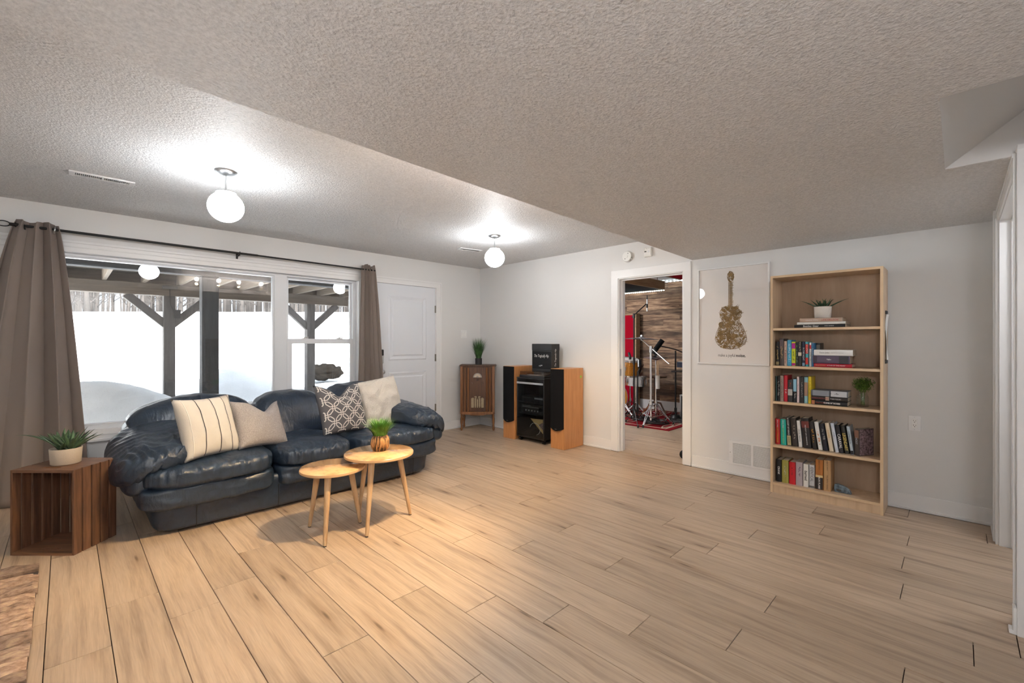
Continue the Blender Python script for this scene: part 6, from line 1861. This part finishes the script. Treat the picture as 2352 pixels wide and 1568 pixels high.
def cymbal(parent, c, rad, tilt=(0, 0, 0)):
    o = MB().lathe([(0.010, 0.022), (0.035, 0.018), (0.045, 0.008), (rad * 0.6, -0.004), (rad, -0.018), (rad, -0.0195), (rad * 0.6, -0.006), (0.045, 0.006), (0.010, 0.020)], n=44, cap0=False, cap1=False).build('cymbal', 'cymbal_bronze', parent, smooth=True)
    o.location = c; o.rotation_euler = tilt
    return o
# chrome boom stand with a big cymbal (px 1488)
cs = thing('cymbal_stand', 'tall chrome boom stand carrying the big flat cymbal', 'cymbal stand', (6.28, 3.30, 0))
stand(cs, 0, 0, ZR, 1.16, 0.33, rot=-0.9, r_=0.016)
MB().cyl((0, 0, 1.10), (0, 0, 1.20), 0.024, n=14).build('tilter', 'chrome', cs)
MB().tube([(0.10, -0.24, 0.93), (0.0, 0, 1.17), (-0.05, 0.13, 1.30)], 0.008, 8).build('boom_arm', 'chrome', cs)
MB().cyl((-0.05, 0.13, 1.28), (-0.05, 0.13, 1.37), 0.006, n=8).cyl((-0.05, 0.13, 1.325), (-0.05, 0.13, 1.365), 0.02, n=12).build('wing_nut', 'chrome', cs)
cymbal(cs, (-0.05, 0.13, 1.32), 0.26, (0.02, 0.03, 0))
hh = thing('hi_hat', 'hi hat cymbals on a chrome stand behind the boom stand', 'hi hat', (6.75, 3.46, 0))
stand(hh, 0, 0, ZR, 1.10, 0.28, rot=0.3)
cymbal(hh, (0, 0, 1.02), 0.19); o = cymbal(hh, (0, 0, 0.985), 0.19, (PI, 0, 0))
MB().cyl((0, 0, 1.03), (0, 0, 1.07), 0.022, n=12).build('clutch', 'black_plastic', hh)
MB().box(-0.30, -0.05, -0.045, 0.045, 0.03, 0.045).build('foot_pedal', 'black_metal', hh, 0.004)
st = thing('drum_sticks', 'pair of drum sticks in a patterned holder on the hi hat stand', 'drum sticks', (6.62, 3.36, 0.60))
for dy in (-0.01, 0.012):
    MB().cyl((0, dy, 0.0), (0.02, dy + 0.015, 0.36), 0.007, 0.005, n=8).build('stick', 'rubberwood_leg', st)
MB().cyl((0, 0, -0.08), (0, 0, 0.13), 0.032, n=14).build('holder', 'drum_head', st)
# black mic stand with overhead pencil microphone (px 1458)
ms = thing('microphone_stand', 'tall black boom stand with a slim silver microphone at its tip', 'microphone stand', (6.08, 3.47, 0))
stand(ms, 0, 0, ZR, 1.66, 0.26, 'black_metal', False, rot=-2.4, r_=0.011)
MB().cyl((0, 0, 0.16), (0, 0, 0.30), 0.022, n=12).cyl((0, 0, 0.92), (0, 0, 1.02), 0.019, n=12).cyl((0, 0, 1.62), (0, 0, 1.69), 0.020, n=12).build('clutch', 'black_plastic', ms)
MB().tube([(0.03, 0.05, 1.64), (-0.0, -0.02, 1.68), (0.08, -0.16, 1.83)], 0.009, 8).build('boom_arm', 'black_metal', ms)
mc = MB().cyl((0.085, -0.17, 1.72), (0.085, -0.17, 1.90), 0.011, n=12).build('microphone', 'silver', ms)
MB().cyl((0.085, -0.17, 1.77), (0.085, -0.17, 1.83), 0.014, n=12).build('mic_clip', 'black_plastic', mc)
MB().cyl((0.085, -0.17, 1.90), (0.085, -0.17, 1.96), 0.009, 0.006, n=10).build('cable_plug', 'black_plastic', mc)
# short stand in front of the snare
m2 = thing('microphone_stand', 'short black stand between the tom and the chrome boom stand', 'microphone stand', (6.33, 3.55, 0))
stand(m2, 0, 0, ZR, 0.80, 0.20, 'black_metal', False, rot=0.5, r_=0.010)
MB().tube([(0, 0, 0.78), (0.02, -0.02, 0.84), (0.06, 0.0, 0.90)], 0.012, 8).cyl((0.04, -0.01, 0.86), (0.09, 0.02, 0.97), 0.030, n=12).build('microphone', 'black_plastic', m2)
m3 = thing('clip_microphone', 'small black clip microphone on the rim of the amber tom', 'microphone', (6.50, 3.78, 0.985))
MB().box(-0.02, 0.02, -0.015, 0.015, -0.012, 0.03).cyl((0, 0, 0.03), (0.01, 0.03, 0.10), 0.020, n=12).build('body', 'black_plastic', m3, 0.003)
# broadcast mic on a low boom stand (px 1548)
m4 = thing('microphone_stand', 'black boom stand with a fat broadcast microphone pointing left', 'microphone stand', (6.90, 3.20, 0))
stand(m4, 0, 0, ZR, 1.12, 0.16, 'black_metal', False, rot=0.2, r_=0.012)
MB().cyl((0, 0, 0.012), (0, 0, 0.09), 0.10, 0.06, n=20).build('base_weight', 'black_metal', m4)
MB().tube([(0.10, -0.16, 1.06), (0, 0, 1.14), (-0.12, 0.22, 1.20)], 0.009, 8).build('boom_arm', 'black_metal', m4)
mm = MB().cyl((-0.17, 0.26, 1.13), (-0.10, 0.17, 1.29), 0.040, 0.040, n=18).build('microphone', 'black_cloth', m4)
MB().cyl((-0.195, 0.29, 1.075), (-0.168, 0.258, 1.135), 0.040, 0.043, n=18).build('windscreen', 'black_plastic', mm)
# keyboard on an X stand
kb = thing('keyboard', 'dark blue keyboard on a black stand at the right edge of the doorway', 'keyboard', (6.75, 2.83, 0.87))
MB().box(-0.14, 0.14, -0.50, 0.22, 0.0, 0.085).build('body', 'keyboard_blue', kb, 0.008, 2)
MB().box(-0.145, -0.03, -0.48, 0.20, 0.083, 0.09).build('key_bed', 'alarm_white', kb)
ks = thing('keyboard_stand', 'black folding stand under the blue keyboard', 'stand', (6.75, 2.83, 0))
MB().tube([(-0.15, 0.12, 0.012), (0.14, 0.02, 0.86)], 0.018, 8).build('leg', 'black_metal', ks)
MB().tube([(0.15, 0.14, 0.012), (-0.14, 0.02, 0.86)], 0.018, 8).build('leg', 'black_metal', ks)
MB().box(-0.15, 0.15, 0.14, 0.30, 0.80, 0.815).build('arm', 'black_metal', ks)
# side table
wt = thing('pedestal_table', 'small dark wooden pedestal table against the plank wall', 'table', (7.35, 3.78, 0))
MB().lathe([(0.19, 0.635), (0.20, 0.645), (0.20, 0.66)], n=36).build('tabletop', 'walnut_dark', wt)
MB().lathe([(0.03, 0.12), (0.022, 0.2), (0.028, 0.32), (0.018, 0.40), (0.026, 0.5), (0.020, 0.60), (0.03, 0.635)], n=16).build('pedestal', 'walnut_dark', wt, smooth=True)
for k in range(3):
    a = k * 2 * PI / 3 + 0.5
    MB().tube([(0.02 * math.cos(a), 0.02 * math.sin(a), 0.20), (0.10 * math.cos(a), 0.10 * math.sin(a), 0.19), (0.16 * math.cos(a), 0.16 * math.sin(a), 0.08), (0.20 * math.cos(a), 0.20 * math.sin(a), 0.022)], [0.016, 0.017, 0.014, 0.012], 8).build('leg', 'walnut_dark', wt)
# flight case
fc = thing('flight_case', 'black flight case with silver edges behind the keyboard stand', 'case', (7.15, 2.98, ZR))
MB().box(-0.2, 0.2, -0.30, 0.16, 0.0, 0.40).build('body', 'black_plastic', fc)
for y in (-0.30, 0.16):
    MB().box(-0.204, -0.18, y - 0.012, y + 0.012, 0.0, 0.404).build('edge_trim', 'silver', fc)
MB().box(-0.206, 0.206, -0.314, 0.174, 0.388, 0.406).build('edge_trim', 'silver', fc)
MB().box(-0.206, -0.199, 0.02, 0.10, 0.10, 0.22).build('latch', 'silver', fc, 0.004)
bg_ = thing('foil_bag', 'crumpled shiny silver bag on top of the flight case', 'bag', (7.15, 2.92, 0.415))
puff('bag', 'silver', bg_, (0.36, 0.40, 0.32), (0, 0, 0.16), p=2.6, n=16, fn=lambda x, y, z: Vector((x, y, z)) * 0.045 * noise.noise(Vector((x * 6, y * 6, z * 6))) + Vector((0.02 * noise.noise(Vector((x * 13, y * 13, z * 13))), 0, 0)) - Vector((0, 0, 0)))
# cables coiled on the rug
rng = random.Random(2)
for q, (cx, cy, rr, lab) in enumerate(((6.42, 3.28, 0.17, 'loose black cable coil on the rug by the chrome stand'), (6.55, 3.55, 0.20, 'wide black cable coil on the rug in the middle of the drum kit'), (6.72, 3.05, 0.13, 'small black cable coil on the rug near the keyboard stand'))):
    cb = thing('cable_coil', lab, 'cable', (cx, cy, 0.0105))
    pts = []
    for i in range(120):
        a = i * 0.33
        f = 0.6 + 0.4 * math.sin(i * 0.21 + q)
        pts.append((rr * f * math.cos(a), 1.2 * rr * f * math.sin(a), 0.010 + 0.03 * i / 120 + 0.006 * math.sin(i * 0.7)))
    MB().tube(pts, 0.007, 6).build('cable', 'black_plastic', cb, smooth=True)
# something black beside the jamb
bb = thing('black_bag', 'small black soft bag on the floor just past the doorway jamb', 'bag', (4.72, 2.03, 0))
puff('body', 'black_cloth', bb, (0.20, 0.20, 0.11), (0, 0, 0.055), p=2.4, n=10)

# ================================================================ OUTDOORS
DY = 8.0
dk = thing('deck', 'weathered timber deck overhead outside the window, on posts with braces', 'deck', (1.5, 6.8, 0))
ox, oy = 1.5, 6.8
def dbox(n, m, x0, x1, y0, y1, z0, z1, bv=0.004):
    o = box(n, m, dk, -(x1 - x0) / 2, (x1 - x0) / 2, -(y1 - y0) / 2, (y1 - y0) / 2, -(z1 - z0) / 2, (z1 - z0) / 2, bv)
    o.location = ((x0 + x1) / 2 - ox, (y0 + y1) / 2 - oy, (z0 + z1) / 2)
    return o
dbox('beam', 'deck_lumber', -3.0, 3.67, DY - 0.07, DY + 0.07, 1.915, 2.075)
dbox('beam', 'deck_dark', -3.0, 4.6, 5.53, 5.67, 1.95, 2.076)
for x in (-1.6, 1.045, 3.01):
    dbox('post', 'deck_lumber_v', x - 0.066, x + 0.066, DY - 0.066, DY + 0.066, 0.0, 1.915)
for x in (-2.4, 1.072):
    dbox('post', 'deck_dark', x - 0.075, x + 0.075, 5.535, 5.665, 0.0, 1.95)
for x in (-1.6, 1.045, 3.01):
    for sgn in (-1, 1):
        mb = MB()
        a, b_ = Vector((x + sgn * 0.03, DY, 1.50)), Vector((x + sgn * 0.47, DY, 1.915))
        d = (b_ - a).normalized(); q = Vector((-d.z, 0, d.x)) * 0.05
        mb.add([p + s1 * q + Vector((0, s2 * 0.045, 0)) - Vector((ox, oy, 0)) for p in (a, b_) for s1, s2 in ((-1, -1), (1, -1), (1, 1), (-1, 1))], [(0, 3, 2, 1), (4, 5, 6, 7), (0, 1, 5, 4), (1, 2, 6, 5), (2, 3, 7, 6), (3, 0, 4, 7)])
        mb.build('brace', 'deck_lumber_v', dk, 0.003)
MB().box(1.09 - ox, 1.17 - ox, DY - 0.10 - oy, DY - 0.07 - oy, 1.60, 1.72).build('outlet_box', 'ink_dark', dk, 0.004)
MB().box(0.96 - ox, 1.13 - ox, DY - 0.11 - oy, DY - 0.071 - oy, 2.01, 2.05).tube([(1.045 - ox, DY - 0.075 - oy, 2.01), (1.05 - ox, DY - 0.075 - oy, 1.8), (1.09 - ox, DY - 0.08 - oy, 1.70)], 0.005, 5).build('motion_lamp', 'ink_dark', dk)
for i in range(18):
    x = -2.9 + i * 0.405
    dbox('joist', 'deck_joist', x, x + 0.04, 5.38, DY + 0.13, 2.078, 2.225, 0.002)
for i in range(17):
    x = -2.86 + i * 0.405
    dbox('blocking', 'deck_lumber', x, x + 0.365, 6.80, 6.84, 2.09, 2.225, 0.002)
dbox('rim_joist', 'deck_lumber', -3.1, 4.4, DY + 0.13, DY + 0.17, 2.05, 2.225)
for i in range(18):
    y = 5.385 + i * 0.155
    dbox('deck_board', 'deck_lumber', -3.1, 4.4, y, y + 0.148, 2.226, 2.256, 0.003)

# snow field: banks by the house, then a slope climbing to the wood
def snow_z(x, y):
    d = y - 5.4
    z = -0.10 + 0.02 * d
    rise = max(0.0, min(1.0, (y - 10.0) / 20.0))
    z += (2.28 + 0.045 * x) * (rise * rise * (3 - 2 * rise))
    z += 0.02 * max(0, y - 30)
    def hump(cx, cy, rx, ry, h): return h * math.exp(-((x - cx) / rx) ** 2 - ((y - cy) / ry) ** 2)
    z += hump(0.35, 7.6, 1.15, 0.75, 0.78) + hump(2.05, 9.2, 0.85, 0.8, 0.80) + hump(-1.8, 8.2, 1.4, 1.0, 0.6) + hump(3.9, 8.9, 1.1, 0.8, 0.40) + hump(6.5, 10.0, 2.0, 1.5, 0.5)
    near = max(0, 1 - abs(y - 8) / 3)
    z += 0.05 * noise.noise(Vector((x * 2.1, y * 2.1, 0))) * (0.3 + near) + 0.028 * noise.noise(Vector((x * 5, y * 5, 3))) * (0.1 + near) + 0.010 * noise.noise(Vector((x * 13, y * 13, 5))) * near
    return z
mb = MB()
def gfn(u, v):
    y = 5.37 + 60 * v ** 2.2
    q = 2 * u - 1
    x = 3 + (5 + 15 * v) * q + (10 + 40 * v) * q ** 3
    return (x, y, snow_z(x, y) if y > 5.38 else -0.1)
mb.grid(gfn, 200, 200)
sn = mb.build('snow_field', 'snow', None, smooth=True, recalc=False)
tag(sn, 'white snow covering the yard and the slope behind it', 'snow', kind='stuff')

bo = thing('boulder', 'dark boulder poking out of the snow beyond the deck', 'rock', (5.0, 12.2, snow_z(5.0, 12.2) + 0.22))
puff('rock', 'boulder', bo, (0.92, 0.6, 0.38), (0, 0, 0.06), p=2.6, n=12, fn=lambda x, y, z: Vector((x, y, z)) * 0.10 * noise.noise(Vector((x * 2, y * 2, z * 2 + 4))))
puff('snow_cap', 'snow', bo, (0.9, 0.5, 0.12), (0.05, 0.20, 0.21), p=2.4, n=12, fn=lambda x, y, z: Vector((x, y, z)) * 0.06 * noise.noise(Vector((x * 2, y * 2, z * 2))))
# dry stalks
rng = random.Random(31)
for q, (cx, cy, n, hmx, lab) in enumerate(((5.9, 13.0, 26, 1.6, 'clump of dry flower stalks standing in the snow by the boulder'), (6.3, 11.6, 12, 0.9, 'small bare bush in the snow near the curtain edge'))):
    b_ = thing('dry_stalks', lab, 'plant', (cx, cy, snow_z(cx, cy) - 0.02))
    mb = MB()
    for i in range(n):
        x, y = rng.gauss(0, 0.22), rng.gauss(0, 0.2); hgt = rng.uniform(0.4, hmx); lx = rng.gauss(0, 0.12)
        mb.tube([(x, y, 0), (x + lx * 0.4, y, hgt * 0.5), (x + lx, y, hgt)], 0.006, 4)
        mb.lathe([(0.001, -0.02), (0.02, 0.0), (0.001, 0.03)], (x + lx, y, hgt), n=6, cap0=False, cap1=False)
    mb.build('stalks', 'twig', b_)['kind'] = 'stuff'

# bare trees along the top of the slope
def tree_mesh(seed):
    rg_ = random.Random(seed)
    mb = MB()
    H = rg_.uniform(8, 11); r0 = rg_.uniform(0.07, 0.15)
    lean = rg_.gauss(0, 0.04)
    pts = [Vector((lean * z + 0.06 * math.sin(z * 0.8 + seed), 0.05 * math.sin(z * 0.6 + seed * 2), z)) for z in [H * k / 10 for k in range(11)]]
    mb.tube(pts, [r0 * (1 - 0.08 * k) for k in range(11)], 7)
    for i in range(26):
        z = rg_.uniform(0.5, H * 0.9); k = z / H
        a = rg_.random() * 2 * PI; l = rg_.uniform(0.6, 2.0) * (1 - 0.5 * k)
        p0 = Vector((lean * z, 0, z)); up = rg_.uniform(0.3, 1.1)
        p1 = p0 + Vector((math.cos(a), math.sin(a), up)) * l * 0.5; p2 = p1 + Vector((math.cos(a + .4), math.sin(a + .4), up + .3)) * l * 0.5
        rb = r0 * rg_.uniform(0.12, 0.3)
        mb.tube([p0, p1, p2], [rb, rb * 0.7, rb * 0.25], 4)
        for jn in range(2):
            b = a + rg_.uniform(-1.2, 1.2)
            p3 = p1 + Vector((math.cos(b), math.sin(b), rg_.uniform(0, 1))) * l * 0.4
            mb.tube([p1, p3], [rb * 0.5, rb * 0.15], 3)
    me = mb.mesh('tree', smooth=True); me.materials.append(MATS['bark'])
    return me
TM = [tree_mesh(s_) for s_ in range(8)]
rng = random.Random(77)
for i in range(190):
    y = rng.uniform(30.5, 52)
    x = rng.uniform(-8, 0.66 * y + 2)
    o = bpy.data.objects.new('bare_tree', TM[rng.randrange(8)]); COL.objects.link(o)
    o.location = (x, y, snow_z(x, y) - 0.1); o.rotation_euler = (0, 0, rng.random() * 6.28); sc_ = rng.uniform(0.8, 1.25); o.scale = (sc_, sc_, sc_)
    tag(o, 'bare leafless tree trunk in the wood above the snowy slope', 'tree', 'bare trees beyond the snow field')

# the wood behind, too far to tell tree from tree
mb = MB()
rng = random.Random(101)
for i in range(420):
    y = rng.uniform(53, 80); x = rng.uniform(-14, 0.7 * y + 6); r_ = rng.uniform(0.05, 0.16); zb_ = snow_z(x, min(y, 64)) - 0.5
    lx = rng.gauss(0, 0.5)
    mb.cyl((x, y, zb_), (x + lx, y, zb_ + 14), r_, r_ * 0.4, n=4, caps=False)
    for k in range(5):
        z0_ = zb_ + rng.uniform(1, 8); a = rng.random() * 6.28; l = rng.uniform(1, 3)
        p0 = Vector((x + lx * (z0_ - zb_) / 14, y, z0_))
        mb.cyl(p0, p0 + Vector((math.cos(a) * l, math.sin(a) * l, l * 0.8)), r_ * 0.3, r_ * 0.08, n=3, caps=False)
wd = mb.build('far_wood', 'bark', None, recalc=False)
tag(wd, 'hazy mass of bare trunks deep in the wood behind the slope', 'wood', kind='stuff')

# ---- one group phrase for each set of alike things
GROUPS = {'throw_pillow': 'throw pillows on the sofa', 'globe_lamp': 'globe lamps on the upper ceiling', 'tower_speaker': 'pair of tower speakers', 'side_table': 'nesting side tables',
          'potted_aloe': 'potted aloes', 'potted_grass': 'potted grasses', 'ceiling_vent': 'ceiling vents', 'wall_outlet': 'wall outlets', 'curtain': 'taupe window curtains',
          'ceiling_baffle': 'ceiling baffles in the music room', 'cable_coil': 'cable coils on the rug', 'microphone_stand': 'microphone stands', 'tom_stand': 'tom drum stands', 'fill_lamp': 'added fill lamps', 'dry_stalks': 'dry plants in the snow'}
for o in list(bpy.data.objects):
    k = o.name.split('.')[0]
    if o.parent is None and k in GROUPS and 'category' in o and 'group' not in o:
        o['group'] = GROUPS[k]
